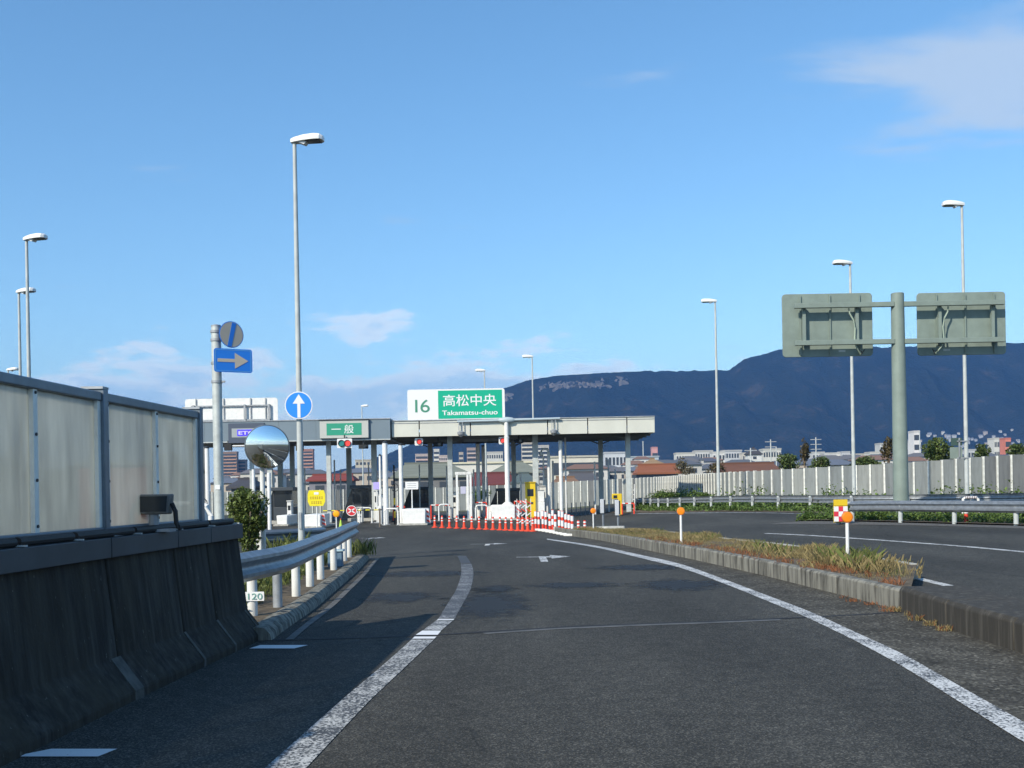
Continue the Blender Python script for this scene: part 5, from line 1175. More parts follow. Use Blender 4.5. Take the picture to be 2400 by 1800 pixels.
# checkered nose marker
d = 36.2; c0 = at(1968, 1225, d); b = ground(c0.x, d, 0.0); ppm = FPX/d; w = 32/ppm; zt_ = at(1968, 1172, d).z-b.z; zb_ = at(1968, 1224, d).z-b.z
ck = thing('nose_marker', 'yellow capped red and white checkered marker at the guardrail nose', 'marker', b)
MB().lathe([(w*0.34, zb_), (w*0.34, zt_-0.06), (w*0.28, zt_-0.04)], 20, c=(0, 0.12, 0)).build('drum', M_YELLOW, ck); MB().box(0, -0.12, zt_-0.08, w, 0.05, 0.2).build('cap_band', M_YELLOW, ck)
ch = (zt_-zb_-0.24)/3
for r_ in range(3):
    for cc in range(3):
        o = MB().box((cc-1)*w/3, -0.14, zb_+0.03+ch*(r_+0.5), w/3-0.002, 0.03, ch-0.002).build('square', M_SIGNW if (r_+cc) % 2 == 0 else mat('marker_red', (0.65, 0.04, 0.07), 0.45), ck)
MB().box(0, -0.10, (zb_+zt_)/2-0.05, w, 0.04, zt_-zb_-0.1).build('backing', M_YELLOW, ck); MB().cyl((0, 0.12, -0.1), (0, 0.12, zb_+0.02), 0.08, n=12).build('stand', M_GALV_DULL, ck)
# little red hydrant marker, striped guard and white rail reflector
p = ground(xat(2263, 33.6), 33.6, 0.05); t = thing('red_marker', 'little red post with white ball top under the near guardrail', 'marker', p)
MB().cyl((0, 0, -0.05), (0, 0, 0.24), 0.06, n=12).build('post', M_RED, t); MB().lathe([(0.02, 0.22), (0.06, 0.27), (0.06, 0.32), (0.02, 0.36)], 12).build('ball_top', M_SIGNW, t)
p = ground(at(2275, 1166, 41).x, 41); t = thing('striped_hoop', 'low white and dark striped hoop between the two right guardrails', 'hoop', p); zz = at(2275, 1166, 41).z-p.z
pts = [(-0.30, 0, 0), (-0.29, 0, zz-0.05), (-0.22, 0, zz), (0.22, 0, zz), (0.28, 0, zz-0.06), (0.36, 0, 0)]
MB().tube(pts, 0.05, 10).build('hoop', M_WHITE, t)
for i in range(7): MB().cyl((-0.22+i*0.066, 0, zz), (-0.195+i*0.066, 0, zz), 0.053, n=10).build('dark_band', mat('maroon', (0.12, 0.03, 0.05), 0.5), t)
p = at(2383, 1161, 54.2); t = thing('rail_reflector', 'round white reflector on the far guardrail at the right edge', 'reflector', p)
MB().lathe([(0.13, 0), (0.13, 0.03), (0.05, 0.045)], 20, axis='Y').build('lens', M_SIGNW, t); MB().box(0, 0.05, -0.15, 0.05, 0.04, 0.35).build('bracket', M_GALV_DULL, t)

# ------------------------------------------------------------------ green two-panel sign seen from the back
d = 38.5; b = ground(at(2112, 1180, d).x, d, 0.05); ppm = FPX/d
sg = thing('sign_gantry', 'sage green post with two sign panels seen from behind', 'sign', b)
Hp = at(2105, 689, d).z-b.z
MB().cyl((0, 0, -0.1), (0, 0, Hp), 0.27, 0.225, 24).build('post', M_SGREY, sg); MB().lathe([(0.23, Hp), (0.2, Hp+0.03), (0.05, Hp+0.05)], 24).build('post_cap', M_SGREY, sg); MB().lathe([(0.5, 0), (0.5, 0.04), (0.26, 0.06), (0.25, 0.3)], 20).build('base_flange', M_SGREY, sg)
def loc(px, py, dy=0): p = at(px, py, d+dy); return p.x-b.x, p.z-b.z
za, zb_ = loc(2105, 714)[1], loc(2108, 801)[1]
for z, n_ in ((za, 'upper_beam'), (zb_, 'lower_beam')):
    xl = loc(1860, 714)[0]; xr = loc(2352, 801)[0]
    MB().box((xl-0.18)/2, -0.1, z, -0.18-xl, 0.17, 0.17).build(n_, M_SGREY, sg, bevel=0.01); MB().box((xr+0.18)/2, -0.1, z, xr-0.18, 0.17, 0.17).build(n_, M_SGREY, sg, bevel=0.01)
for k, (pl, pr_, pt, pbm, ribs, ups, cab) in enumerate(((1832, 2046, 688, 834, (1876, 1945, 2014), (1884, 2008), 2000), (2148, 2358, 686, 830, (2195, 2262, 2330), (2202, 2326), 2212))):
    xl, zt_ = loc(pl, pt+(2 if k == 0 else 1), 0.3); xr, zb2 = loc(pr_, pbm, 0.3)
    pn = MB().prism(rrect(xl, xr, zb2, zt_, 0.13), 0.28, 0.34).build('sign_panel', M_SGREY, sg, bevel=0.012)
    for px in ribs:
        x = loc(px, 760, 0.25)[0]; MB().box(x, 0.245, (zt_+zb2)/2, 0.05, 0.07, zt_-zb2-0.12).build('rib', M_SGREY, pn)
    for px in ups:
        x = loc(px, 760, 0.1)[0]; MB().box(x, 0.10, (za+zb_)/2, 0.11, 0.14, za-zb_+0.1).build('bracket_upright', M_SGREY, pn)
    x = loc(cab, 760)[0]; s = 1 if k == 0 else -1
    MB().tube([(x-s*0.16, -0.02, za-0.1), (x-s*0.14, -0.03, za-0.28), (x-s*0.02, -0.04, za-0.5), (x+s*0.05, -0.04, za-0.8), (x+s*0.02, -0.04, zb_+0.1), (x+s*0.08, -0.04, zb_-0.16), (x+s*0.26, 0.1, zb2+0.05), (x+s*0.30, 0.2, zb2+0.12)], 0.028, 8).build('cable', mat('cable_green', (0.33, 0.40, 0.32), 0.5), pn)
    MB().tube([(x+s*0.18, 0.05, zb2+0.22), (x+s*0.3, 0.0, zb2+0.1), (x+s*0.4, 0.05, zb2+0.2), (x+s*0.28, 0.1, zb2+0.02)], 0.016, 6).build('cable_end', M_BLACK, pn)
    xx = loc(1979 if k == 0 else 2226, 818)[0]; MB().box(xx, 0.275, zb2+0.19, 0.24, 0.012, 0.07).build('maker_plate', M_WPOLE, pn)
# pair of small green sign backs clamped to the lamp at right
lp = lamp_pos[4]; t = thing('small_sign_back', 'small dark green sign backs clamped beside the right lamp pole', 'sign', lp)
def l2(px, py): q = at(px, py, lp.y-0.1); return q.x-lp.x, q.z-lp.z
x0_, z0_ = l2(2228, 1075); x1_, z1_ = l2(2256, 1026)
MB().prism(rrect(x0_, x1_, z0_, (z0_+z1_)/2+0.05, 0.03), -0.05, -0.03).build('lower_panel', M_SGREY, t); MB().prism(rrect(x0_+0.05, x1_, (z0_+z1_)/2+0.12, z1_, 0.03), -0.05, -0.03).build('upper_panel', mat('dark_green', (0.05, 0.09, 0.08), 0.6), t)
xm = l2(2249, 1050)[0]; MB().box(xm, -0.08, (z0_+z1_)/2, 0.06, 0.05, z1_-z0_).build('upright', M_GALV_DULL, t)
for z in (z0_+0.02, z1_-0.15): MB().box((xm+0.0)/2, -0.08, z, abs(xm)+0.2, 0.05, 0.05).build('arm', M_GALV_DULL, t)

# ------------------------------------------------------------------ sound wall: panels and posts
sw = thing('sound_wall', 'long grey concrete panel sound wall with pale posts behind the right verge', 'wall')
L = plen(wallp); n = int(L/0.78); wp = resample(wallp, n+1)
tops = [(-40, 1.75), (-6, 1.85), (0, 2.0), (7, 2.25), (12.6, 2.40), (14.6, 2.42), (21, 2.62), (29, 3.05), (40, 3.3)]
def topz(x):
    for (a, za), (b_, zb2) in zip(tops, tops[1:]):
        if a <= x <= b_: return za+(zb2-za)*(x-a)/(b_-a)
    return tops[0][1] if x < -40 else tops[-1][1]
M_WALL = [mat('wall_panel_%d' % i, c, 0.85, col2=tuple(v*0.6 for v in c), scale=1.6, stretch=(3, 3, 0.4), lo=0.45, hi=0.8, bump=0.15) for i, c in enumerate(((0.23, 0.25, 0.25), (0.19, 0.21, 0.215), (0.26, 0.275, 0.265), (0.15, 0.16, 0.165)))]
M_WPOST = mat('wall_post', (0.66, 0.66, 0.61), 0.8, var=0.15, scale=3)
for i in range(n):
    a, b_ = wp[i], wp[i+1]; g = min(G(a.x, a.y), G(b_.x, b_.y))-0.2; z = topz((a.x+b_.x)/2)-random.uniform(0, 0.03)
    u = (b_-a).normalized()*0.055
    MB().sweep([(-0.04, g), (-0.04, z), (0.04, z), (0.04, g)], [Vector((a.x+u.x, a.y+u.y, 0)), Vector((b_.x-u.x, b_.y-u.y, 0))]).build('panel', random.choice(M_WALL[:3]) if random.random() < .85 else M_WALL[3], sw)
    rz = math.atan2(b_.y-a.y, b_.x-a.x)
    MB().box(0, 0, (z+0.03-g)/2, 0.10, 0.22, z+0.03-g).build('post', M_WPOST, sw, loc=(a.x, a.y, g), rz=rz)
# bushes and saplings by the wall
def bush_at(label, pxa, pxb, py0, py1, d, n, m=M_LEAF_D, size=0.17, name='bush', stem=True):
    c = at((pxa+pxb)/2, (py0+py1)/2, d); ppm = FPX/d; rx, rz = (pxb-pxa)/2/ppm, (py1-py0)/2/ppm; b = ground(c.x, d)
    t = thing(name, label, 'bush' if name == 'bush' else 'tree', b); z = c.z-b.z
    crown('crown', m, t, (0, 0, z), (rx*1.15, max(rx, 0.5)*0.9, rz*1.15), n, size, 16)
    if stem:
        MB().tube([(0, 0, -0.1), (0.05, 0.02, z*0.5), (0, 0, z+rz*0.5)], [0.07, 0.05, 0.02], 7).build('trunk', M_BARK, t)
        for k in range(4): MB().tube([(0, 0, z*0.7), (rx*0.5*math.cos(k*1.7), rx*0.5*math.sin(k*1.7), z+rz*0.2*(k-1))], [0.03, 0.012], 5).build('limb', M_BARK, t)
    return t
bush_at('rounded green bush leaning over the sound wall, left of the sapling', 1822, 1872, 1056, 1108, 66.5, 1500)
bush_at('thin upright brownish sapling above the sound wall', 1873, 1898, 1028, 1092, 69, 700, M_LEAF_RUST, 0.15, 'sapling')
bush_at('green bush over the sound wall, right of the sapling', 1896, 1942, 1068, 1105, 66, 1200)
bush_at('low bush over the wall behind the second right lamp', 1990, 2060, 1072, 1100, 65.5, 1100, M_LEAF_D)
bush_at('tall rusty leaved sapling just left of the green sign post', 2066, 2098, 1020, 1090, 66.5, 800, M_LEAF_RUST, 0.16, 'sapling')
bush_at('large green bush spilling over the wall right of the green post', 2162, 2236, 1028, 1100, 62.9, 2600, M_LEAF, 0.17)
bush_at('small green bush between lamp pole and right edge, on the wall', 2282, 2318, 1040, 1076, 62.4, 900)
bush_at('green bush over the wall at the far right edge', 2358, 2405, 1040, 1072, 62.1, 1000)
bush_at('low green bush at the foot of the wall near the canopy end', 1530, 1590, 1152, 1170, 76, 900, M_LEAF_B, 0.14, stem=False)
bush_at('small bush at the wall foot left of the single lamp', 1632, 1664, 1154, 1170, 70, 500, M_LEAF_B, 0.13, stem=False)
bush_at('hazy thin tree behind the wall near the brown roofs', 1580, 1634, 1074, 1118, 110, 800, M_LEAF_RUST, 0.2, 'sapling')
bush_at('hazy thin tree behind the wall beside the single lamp', 1652, 1704, 1082, 1115, 105, 700, M_LEAF_RUST, 0.2, 'sapling')
bush_at('green shrub seen between the pale posts under the canopy', 1105, 1150, 1146, 1180, 95, 900, M_LEAF_B, 0.2, stem=False)

# ------------------------------------------------------------------ town behind: roofs, blocks, poles
random.seed(11)
ZG = -5.0
M_WIN = mat('far_window', (0.05, 0.06, 0.075), 0.3)
def block(label, pxa, pxb, pyt, d, col, floors=0, name='far_building', roofcol=None, band=None, depth=None, cat='building', bays=0):
    xa, xb = xat(pxa, d), xat(pxb, d); top = at((pxa+pxb)/2, pyt, d).z; w = xb-xa; h = top-ZG; dp = depth or max(8, w*0.5)
    t = thing(name, label, cat, ((xa+xb)/2, d, ZG)); key = 'bl_%d_%d_%d' % tuple(int(v*100) for v in col)
    m = mat(key, col, 0.8, var=0.08, scale=0.15)
    bx3(-w/2, w/2, 0, dp, -1, h).build('wall', m, t)
    rc = roofcol or tuple(v*0.75 for v in col)
    bx3(-w/2-0.02*w, w/2+0.02*w, -0.02*w, dp*1.02, h, h+0.035*h).build('roof', mat('rf_%d_%d_%d' % tuple(int(v*100) for v in rc), rc, 0.8), t)
    if floors:
        fh = h/(floors+0.3); vis0 = max(0, floors-9)
        for i in range(vis0, floors):
            z = (i+0.35)*fh
            if band: bx3(-w/2-0.01*w, w/2+0.01*w, -1.0, 0, z-fh*0.2, z+fh*0.16).build('balcony', mat('bd_%d_%d_%d' % tuple(int(v*100) for v in band), band, 0.7), t)
            if bays:
                for k in range(bays):
                    u = (k+0.5)/bays*w-w/2; bx3(u-w/bays*0.3, u+w/bays*0.3, -0.12, 0.0, z+fh*0.2, z+fh*0.7).build('window', M_WIN, t)
            else: bx3(-w*0.46, w*0.46, -0.12, 0, z+fh*0.18, z+fh*0.72).build('window_band', M_WIN, t)
    return t
def hip(label, pxa, pxb, pyr, pye, d, roof, wallc, ridge=0.45, cat='house', name='house', shift=0.0):
    xa, xb = xat(pxa, d), xat(pxb, d); w = xb-xa; cx = (xa+xb)/2; ze = at((pxa+pxb)/2, pye, d).z-ZG; zr = at((pxa+pxb)/2, pyr, d).z-ZG; dp = max(6, w*0.6)
    t = thing(name, label, cat, (cx, d, ZG)); r = w*ridge/2; e = 0.5
    bx3(-w/2+e, w/2-e, e, dp-e, -1, ze).build('wall', mat('hw_%d_%d' % (int(wallc[0]*100), int(wallc[2]*100)), wallc, 0.8, var=.1, scale=.5), t)
    mb = MB(); s = shift*w
    mb.v = [(-w/2, 0, ze), (w/2, 0, ze), (w/2, dp, ze), (-w/2, dp, ze), (s-r, dp/2, zr), (s+r, dp/2, zr), (-w/2, 0, ze-0.25), (w/2, 0, ze-0.25), (w/2, dp, ze-0.25), (-w/2, dp, ze-0.25)]
    mb.f = [(0, 1, 5, 4), (1, 2, 5), (2, 3, 4, 5), (3, 0, 4), (6, 9, 8, 7), (0, 6, 7, 1), (1, 7, 8, 2), (2, 8, 9, 3), (3, 9, 6, 0)]
    mb.build('roof', mat('hr_%d_%d_%d' % tuple(int(v*100) for v in roof), roof, 0.75, var=0.12, scale=0.8, stretch=(0.3, 1, 5)), t, smooth=False)
    MB().box(s, dp/2, zr+0.05, 2*r+0.4, 0.35, 0.25).build('ridge_cap', mat('rc_%d_%d_%d' % tuple(int(v*100) for v in roof), tuple(v*0.8 for v in roof), 0.75), t)
    k = max(1, int(w/3.5))
    for i in range(k):
        u = (i+0.5)/k*(w-2*e)-w/2+e; bx3(u-0.7, u+0.7, e-0.06, e, ze-2.0, ze-0.9).build('window', M_WIN, t)
    return t
GR = (0.17, 0.185, 0.155)
hip('broad olive grey hip roof hall seen under the canopy left half', 915, 1118, 1084, 1116, 175, GR, (0.16, 0.16, 0.16), 0.5, 'hall', 'hall', -0.1)
hip('second olive grey hip roof hall right of the signal mast', 1148, 1272, 1081, 1106, 185, (0.18, 0.195, 0.165), (0.2, 0.2, 0.19), 0.25, 'hall', 'hall')
hip('dark red roofed house behind the signal mast', 1095, 1212, 1108, 1134, 150, (0.14, 0.04, 0.04), (0.12, 0.12, 0.13), 0.7)
hip('house with dark grey green gable between mast and yellow machine', 1196, 1262, 1108, 1130, 146, (0.09, 0.12, 0.12), (0.55, 0.55, 0.52), 0.3)
hip('orange brown low roof right of the camera pole', 1290, 1366, 1118, 1134, 140, (0.22, 0.13, 0.08), (0.2, 0.2, 0.2), 0.5)
hip('charcoal wavy roofed house behind the right canopy columns', 1322, 1410, 1106, 1128, 150, (0.09, 0.09, 0.10), (0.2, 0.2, 0.21), 0.6)
hip('tan gabled house with orange brown eaves right of the canopy', 1500, 1572, 1074, 1092, 170, (0.28, 0.19, 0.11), (0.24, 0.2, 0.18), 0.06)
hip('rust orange roofed long shed right of the canopy end', 1494, 1600, 1088, 1107, 150, (0.25, 0.09, 0.045), (0.16, 0.17, 0.22), 0.8)
hip('reddish brown long roof behind the wall left of the rounded bush', 1690, 1835, 1085, 1103, 150, (0.15, 0.07, 0.045), (0.15, 0.13, 0.12), 0.85)
hip('small red roofed house at left behind the yellow notice', 716, 830, 1112, 1124, 170, (0.22, 0.05, 0.04), (0.2, 0.2, 0.23), 0.8)
hip('dark roofed house behind the trimmed bush', 530, 600, 1122, 1140, 130, (0.06, 0.06, 0.07), (0.15, 0.15, 0.16), 0.5)
hip('dark gabled house with white wall among the far white blocks', 1752, 1790, 1048, 1064, 420, (0.05, 0.05, 0.055), (0.6, 0.6, 0.57), 0.1)
block('long cream warehouse under the canopy right half', 1292, 1408, 1072, 320, (0.56, 0.54, 0.46), 2, depth=30)
block('white curved shed behind the two olive halls', 1050, 1260, 1086, 330, (0.62, 0.60, 0.54), 0, depth=30, roofcol=(0.6, 0.56, 0.42))
block('brown terraced apartment block left of the convex mirror', 522, 556, 1062, 1150, (0.30, 0.20, 0.15), 14, 'apartment_block', band=(0.42, 0.24, 0.16))
block('lower brown apartment wing beside the terraced block', 556, 577, 1080, 1160, (0.32, 0.22, 0.17), 11, 'apartment_block', band=(0.44, 0.25, 0.18))
block('brick red apartment block right of the tall lamp post', 711, 735, 1056, 1150, (0.40, 0.20, 0.15), 14, 'apartment_block', band=(0.48, 0.26, 0.19))
block('cream tower block under the left canopy right half', 834, 878, 1080, 800, (0.46, 0.42, 0.34), 7, 'apartment_block', bays=5)
block('pale mid block left of the first dark canopy column', 975, 1005, 1067, 900, (0.50, 0.42, 0.38), 9, 'apartment_block', band=(0.5, 0.36, 0.32))
block('slim white tower behind the first dark canopy column', 1018, 1031, 1056, 900, (0.60, 0.58, 0.52), 10, 'apartment_block')
block('wide pinkish block behind the first pale canopy column', 1030, 1054, 1070, 880, (0.52, 0.44, 0.40), 8, 'apartment_block', bays=5)
block('slim beige tower left of the pale post pair', 1077, 1087, 1063, 900, (0.46, 0.40, 0.34), 9, 'apartment_block')
block('stepped brown tower left of the pale post pair', 1096, 1120, 1053, 950, (0.40, 0.31, 0.27), 11, 'apartment_block', band=(0.48, 0.38, 0.33))
block('low white block behind the signal mast', 1142, 1180, 1062, 850, (0.55, 0.54, 0.50), 6, 'apartment_block', bays=7)
block('cream apartment block right of the signal mast with stacked balconies', 1224, 1250, 1039, 1000, (0.50, 0.44, 0.35), 12, 'apartment_block', band=(0.58, 0.54, 0.46))
block('white apartment block right of the second pale column', 1262, 1288, 1047, 1000, (0.55, 0.52, 0.47), 11, 'apartment_block', band=(0.62, 0.60, 0.56))
block('white machinery hall behind the last canopy columns', 1418, 1470, 1063, 420, (0.5, 0.52, 0.54), 3, bays=6)
block('pale blue flat hall just right of the canopy', 1470, 1545, 1072, 600, (0.42, 0.47, 0.50), 0, depth=30)
block('red and white tank like block right of the canopy', 1530, 1543, 1051, 800, (0.55, 0.28, 0.27), 2)
# strip of white low blocks under the mountain
wh = [(1586, 1630, 1064), (1630, 1672, 1059), (1672, 1700, 1062), (1696, 1740, 1058), (1742, 1756, 1064), (1790, 1832, 1055), (1905, 1934, 1062), (1934, 1972, 1064), (1975, 1994, 1061), (2000, 2036, 1066), (2040, 2062, 1062), (2064, 2086, 1042), (2136, 2160, 1036), (2270, 2290, 1056), (2318, 2328, 1056), (2332, 2344, 1030), (2384, 2400, 1056)]
cols_ = [(0.56, 0.55, 0.50), (0.50, 0.50, 0.48), (0.60, 0.59, 0.56), (0.46, 0.47, 0.48), (0.54, 0.50, 0.43)]
for i, (a, b_, t_) in enumerate(wh):
    block(ORD[i]+' pale town building from the left in the strip under the mountain', a, b_, t_, 560+60*math.sin(i*2.3), cols_[i % 5], 5, 'town_building', bays=max(3, int((b_-a)/6)))
block('tall white stepped block right of the green sign post', 2144, 2158, 1014, 560, (0.66, 0.64, 0.62), 6, 'town_building')
block('salmon orange tower at the far right edge', 2358, 2371, 1030, 700, (0.60, 0.20, 0.14), 5, 'town_building')
# small houses thickly set behind: each a hip roofed box
random.seed(5); rows = []
for px in range(520, 960, 15): rows.append((px+random.uniform(-4, 4), random.uniform(1094, 1122)))
for px in range(960, 1480, 22): rows.append((px+random.uniform(-4, 4), random.uniform(1086, 1104)))
for px in range(1480, 2400, 12): rows.append((px+random.uniform(-4, 4), random.uniform(1066, 1092)-0.010*(px-1480)))
for px in range(2110, 2402, 7): rows.append((px+random.uniform(-4, 4), random.uniform(1003, 1044)+0.06*max(0, 2260-px)))
hc = [((0.45, 0.44, 0.41), (0.10, 0.11, 0.13)), ((0.52, 0.50, 0.45), (0.13, 0.13, 0.14)), ((0.38, 0.38, 0.38), (0.08, 0.09, 0.12)), ((0.55, 0.54, 0.52), (0.20, 0.12, 0.09)), ((0.42, 0.36, 0.30), (0.12, 0.14, 0.18))]
gmesh = {}
def house_mesh(k):
    if k in gmesh: return gmesh[k]
    wc, rc = hc[k]
    w = MB().box(0, 4, 0.5, 1, 0.8*8, 1).v and MB().add([(-.5, 0, -3), (.5, 0, -3), (.5, .8, -3), (-.5, .8, -3), (-.5, 0, 1), (.5, 0, 1), (.5, .8, 1), (-.5, .8, 1)], [(0, 1, 5, 4), (1, 2, 6, 5), (2, 3, 7, 6), (3, 0, 4, 7)])
    rf = MB().add([(-.56, -.05, 1), (.56, -.05, 1), (.56, .85, 1), (-.56, .85, 1), (-.25, .4, 1.3), (.25, .4, 1.3)], [(0, 1, 5, 4), (1, 2, 5), (2, 3, 4, 5), (3, 0, 4), (3, 2, 1, 0)])
    wi = MB()
    wi.add([(-.09, -.01, .55), (.09, -.01, .55), (.09, -.01, .8), (-.09, -.01, .8)], [(0, 1, 2, 3)])
    out = []
    for nm, mb, m in (('wall', w, mat('sw_%d' % k, wc, 0.85)), ('roof', rf, mat('sr_%d' % k, rc, 0.8)), ('window', wi, M_WIN)):
        me = bpy.data.meshes.new(nm); me.from_pydata(mb.v, [], mb.f); me.materials.append(m); out.append((nm, me))
    gmesh[k] = out; return out
rows.sort(); zcount = {}; slope = []
for i, (px, py) in enumerate(rows):
    up = px > 2090 and py < 1054
    if up: slope.append((px, py)); continue
    d = random.uniform(1800, 2150) if up else random.uniform(280, 640)
    top = at(px, py, d).z; k = random.randrange(5); w = random.uniform(8, 13) if not up else random.uniform(5.5, 10)
    zone = 'on the slope under the mountain at right' if up else ('in the town seen left of the canopy gap' if px < 960 else ('in the town seen under the beige canopy' if px < 1480 else 'in the town behind the sound wall'))
    zi = zcount.get(zone, 0); zcount[zone] = zi+1
    t = thing('town_house', ordw(zi)+' small far house from the left '+zone, 'house', (xat(px, d), d, top-6.5), group='small far houses '+zone)
    for nm, me in house_mesh(k):
        for u in ((-.3, 0, .3) if nm == 'window' else (0,)):
            o = link(nm, me, t); o.scale = (w, w, 3.6 if up else 5.0); o.location.x = u*w
# utility poles
for k, (px, py, d, lb) in enumerate(((1806, 1030, 190, 'utility pole with crossarms above the far town, left of the rounded bush'), (1819, 1046, 200, 'shorter utility pole beside the crossarm pole'), (1912, 1025, 200, 'utility pole right of the brownish sapling'), (1759, 1050, 170, 'pale thin pole below the dark gable'), (1507, 1034, 700, 'slender lattice mast right of the canopy'), (2155, 1010, 540, 'antenna on the tall stepped block'))):
    c = at(px, py, d); t = thing('utility_pole', lb, 'pole', (c.x, d, ZG)); h = c.z-ZG; r = max(0.14, d*0.0006)
    MB().cyl((0, 0, -1), (0, 0, h), r, r*0.7, 8).build('pole', M_WPOLE, t)
    for j in range(3 if k in (0, 2) else 1): MB().box(0, 0, h-0.4-j*0.9, 2.0 if k < 4 else r*4, 0.15, 0.15).build('crossarm', M_GALV_DULL, t)
# hedge line closing the view at left behind the plaza
for i in range(9):
    px = 20+i*52; bush_at(ORD[i]+' dark roadside tree from the left, blurred behind the noise screen', px-40, px+40, 1080+random.uniform(-30, 25), 1190, 62+random.uniform(-5, 6), 900, M_LEAF_D, 0.35, 'roadside_tree')
c = at(265, 1115, 60); t = thing('red_panel_shed', 'salmon red shed showing faintly through the noise screen', 'shed', ground(c.x, 60))
bx3(-1.9, 1.9, 0, 4, 0, c.z-G(c.x, 60)+0.6).build('wall', mat('salmon_wall', (0.55, 0.16, 0.10), 0.7), t); bx3(-2.1, 2.1, -0.2, 4.2, c.z-G(c.x, 60)+0.6, c.z-G(c.x, 60)+0.8).build('roof', M_GALV_DULL, t)

# ------------------------------------------------------------------ mountain
ridge = [(600, 1128), (760, 1112), (850, 1085), (911, 1061), (954, 1044), (1010, 1010), (1080, 965), (1130, 935), (1185, 910), (1245, 891), (1308, 881), (1419, 875), (1530, 868.6), (1625, 865), (1713, 864), (1735, 850), (1751, 838.5), (1799, 829), (1830, 819), (1900, 813), (2044, 810), (2139, 808), (2250, 803), (2364, 801), (2400, 805), (2520, 800), (2700, 830), (2900, 900), (3150, 1000), (3400, 1090)]
def rz_at(px):
    for (a, za), (b_, zb2) in zip(ridge, ridge[1:]):
        if a <= px <= b_: return za+(zb2-za)*(px-a)/(b_-a)
    return 1140
from mathutils import noise as mnoise
DM = 3400.0; mb = MB(); NX, NY = 420, 90
for j in range(NY):
    v = j/(NY-1)
    for i in range(NX):
        px = 560+(3440-560)*i/(NX-1); h = (HY-(rz_at(px)+0.018*(px-1200)))/FPX*DM+EYE+5
        y = DM-1150*(1-v) if v < 0.7 else DM-1150*0.3+(v-0.7)/0.3*1300
        t_ = min(1, v/0.72)
        y = DM-1150+1150*t_ if v <= 0.72 else DM+(v-0.72)/0.28*1500
        prof_ = (0.10*t_+0.90*(t_**2.1)*0.55+0.9*0.45*S(0.15, 1, t_)) if v <= 0.72 else 1-S(0.0, 1, (v-0.72)/0.28)
        x = (px-1200)/FPX*DM
        nz = mnoise.fractal(Vector((x*0.0022, y*0.0022, 3.1)), 1.0, 2.1, 6)*h*0.20*(prof_**0.6)*(1-0.9*t_**8 if v <= .72 else 1)
        gully = abs(mnoise.fractal(Vector((x*0.004+0.4*y*0.001, y*0.0012, 9.0)), 1.0, 2.0, 4))*h*0.16*math.sin(math.pi*t_) if v <= .72 else 0
        cap_ = ((HY-(rz_at(px)+0.018*(px-1200)))/FPX)*y*(1+0.004*mnoise.noise(Vector((px*0.06, y*0.01, 1)))+0.006*mnoise.noise(Vector((px*0.21, y*0.02, 4))))+EYE
        zz_ = (-8+max(0, h*prof_+nz-gully+ (mnoise.noise(Vector((x*0.03, y*0.03, 0)))*5+mnoise.noise(Vector((x*0.075, y*0.06, 5)))*3.5)*min(1, h/60)*prof_**0.3))
        mb.v.append((x, y, min(zz_, cap_)))
for j in range(NY-1):
    for i in range(NX-1): mb.f.append((j*NX+i, j*NX+i+1, (j+1)*NX+i+1, (j+1)*NX+i))
def forest_mat():
    m = bpy.data.materials.new('forest_slope'); m.use_nodes = True; t = m.node_tree; N = t.nodes; L = t.links; b = N['Principled BSDF']; co = N.new('ShaderNodeTexCoord')
    n = N.new('ShaderNodeTexNoise'); n.inputs['Scale'].default_value = 0.012; n.inputs['Detail'].default_value = 8; n.inputs['Roughness'].default_value = 0.7; L.new(co.outputs['Object'], n.inputs['Vector'])
    r = N.new('ShaderNodeValToRGB'); e = r.color_ramp.elements; e[0].position = 0.3; e[0].color = (0.010, 0.013, 0.009, 1); e[1].position = 0.68; e[1].color = (0.050, 0.040, 0.025, 1); q = e.new(0.55); q.color = (0.017, 0.019, 0.012, 1); L.new(n.outputs[0], r.inputs[0])
    L.new(r.outputs[0], b.inputs['Base Color']); b.inputs['Roughness'].default_value = 0.95; b.inputs['Specular IOR Level'].default_value = 0.0
    v = N.new('ShaderNodeTexNoise'); v.inputs['Scale'].default_value = 0.09; v.inputs['Detail'].default_value = 3; L.new(co.outputs['Object'], v.inputs['Vector']); bp = N.new('ShaderNodeBump'); bp.inputs['Strength'].default_value = 0.5; bp.inputs['Distance'].default_value = 14; L.new(v.outputs[0], bp.inputs['Height']); L.new(bp.outputs[0], b.inputs['Normal'])
    return m
mt = tag(mb.build('mountain', forest_mat(), fix=False), kind='structure')
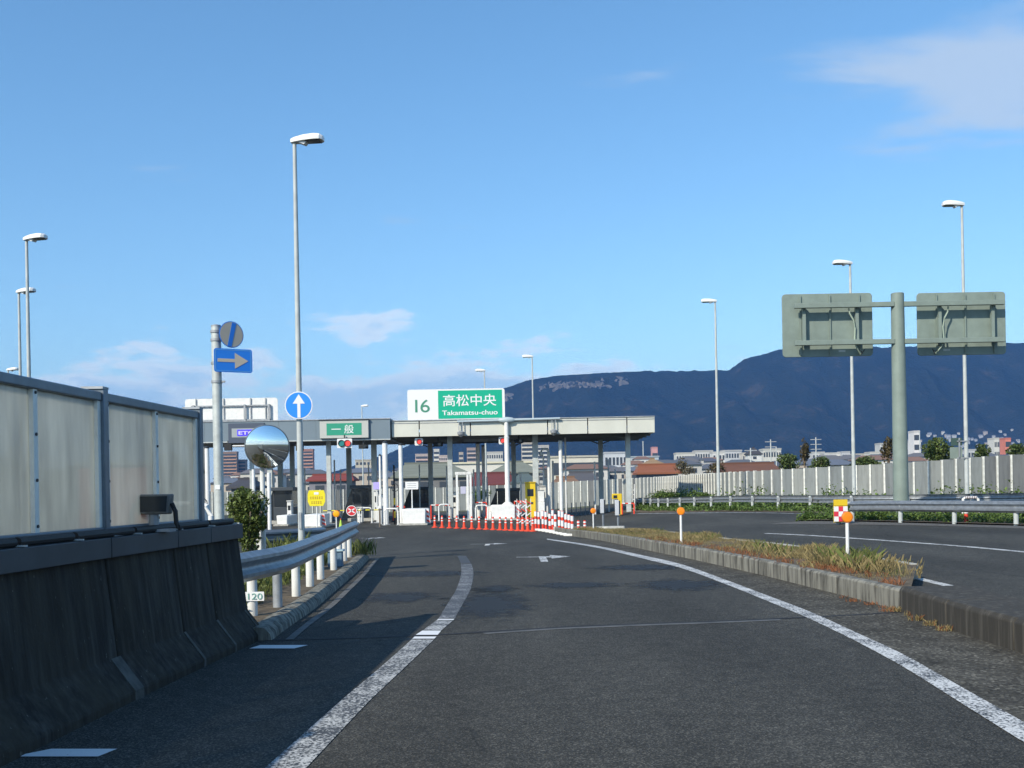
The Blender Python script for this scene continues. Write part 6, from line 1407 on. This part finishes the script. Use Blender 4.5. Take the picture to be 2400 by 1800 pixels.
# pale cliffs below the ridge
M_CLIFF = mat('cliff_rock', (0.20, 0.17, 0.14), 0.9, col2=(0.07, 0.07, 0.06), scale=0.03, stretch=(2, 2, 1))
dg = bpy.context.evaluated_depsgraph_get()
from mathutils.bvhtree import BVHTree
bvh = BVHTree.FromPolygons(mb.v, mb.f)
random.seed(3)
for px, py, n_, w in ((1310, 905, 34, 30), (1395, 902, 40, 34), (1350, 903, 8, 30), (1455, 894, 12, 18), (1190, 930, 10, 8), (1270, 912, 6, 6)):
    mbc = MB()
    for _ in range(n_):
        a, b_ = ray(px+random.gauss(0, w*0.5), py+random.gauss(0, 4)); hit = bvh.ray_cast(Vector((0, 0, EYE)), Vector((a, 1, b_)).normalized())
        if hit[0] is None: continue
        p = hit[0]; s = random.uniform(5, 13); mbc.add([p+Vector((random.uniform(-s, s), random.uniform(-8, -2), random.uniform(-s*0.8, s*0.8))) for _ in range(7)], [])
        k = len(mbc.v)-7; bm = bmesh.new()
        for q in mbc.v[k:]: bm.verts.new(q)
        hl = bmesh.ops.convex_hull(bm, input=bm.verts); bm.verts.index_update(); bm.verts.ensure_lookup_table()
        vv = [tuple(v.co) for v in bm.verts]; ff = [[v.index for v in f.verts] for f in bm.faces]; bm.free(); mbc.v = mbc.v[:k]; mbc.add(vv, ff)
    mbc.build('cliff', M_CLIFF, mt, smooth=False)

# houses climbing the foot of the mountain, standing on its slope
zi = 0
for px, py in slope:
    q_, b_ = ray(px, py+4); hit = bvh.ray_cast(Vector((0, 0, EYE)), Vector((q_, 1, b_)).normalized())
    if hit[0] is None: continue
    p = hit[0]; w = random.uniform(5, 10); t = thing('slope_house', ordw(zi)+' small pale house from the left on the mountain foot at right', 'house', (p.x, p.y-w*0.5, p.z+0.5), group='small houses on the mountain foot'); zi += 1
    for nm, me in house_mesh(random.choice((0, 2, 4, 1))):
        for u in ((-.3, 0, .3) if nm == 'window' else (0,)):
            o = link(nm, me, t); o.scale = (w, w, 4.2); o.location.x = u*w

# ------------------------------------------------------------------ haze
hz = bpy.data.materials.new('haze_air'); hz.use_nodes = True; N = hz.node_tree.nodes; N.clear(); o = N.new('ShaderNodeOutputMaterial'); v = N.new('ShaderNodeVolumePrincipled')
v.inputs['Color'].default_value = (0.13, 0.36, 0.85, 1); v.inputs['Density'].default_value = 0.00013; v.inputs['Anisotropy'].default_value = 0.0
hz.node_tree.links.new(v.outputs[0], o.inputs['Volume'])
mbh = MB().box(0, 2500, 320, 9600, 9600, 655)
ho = mbh.build('haze', hz, smooth=False); tag(ho, 'thin blue haze over the far town and mountain', 'haze', kind='stuff')
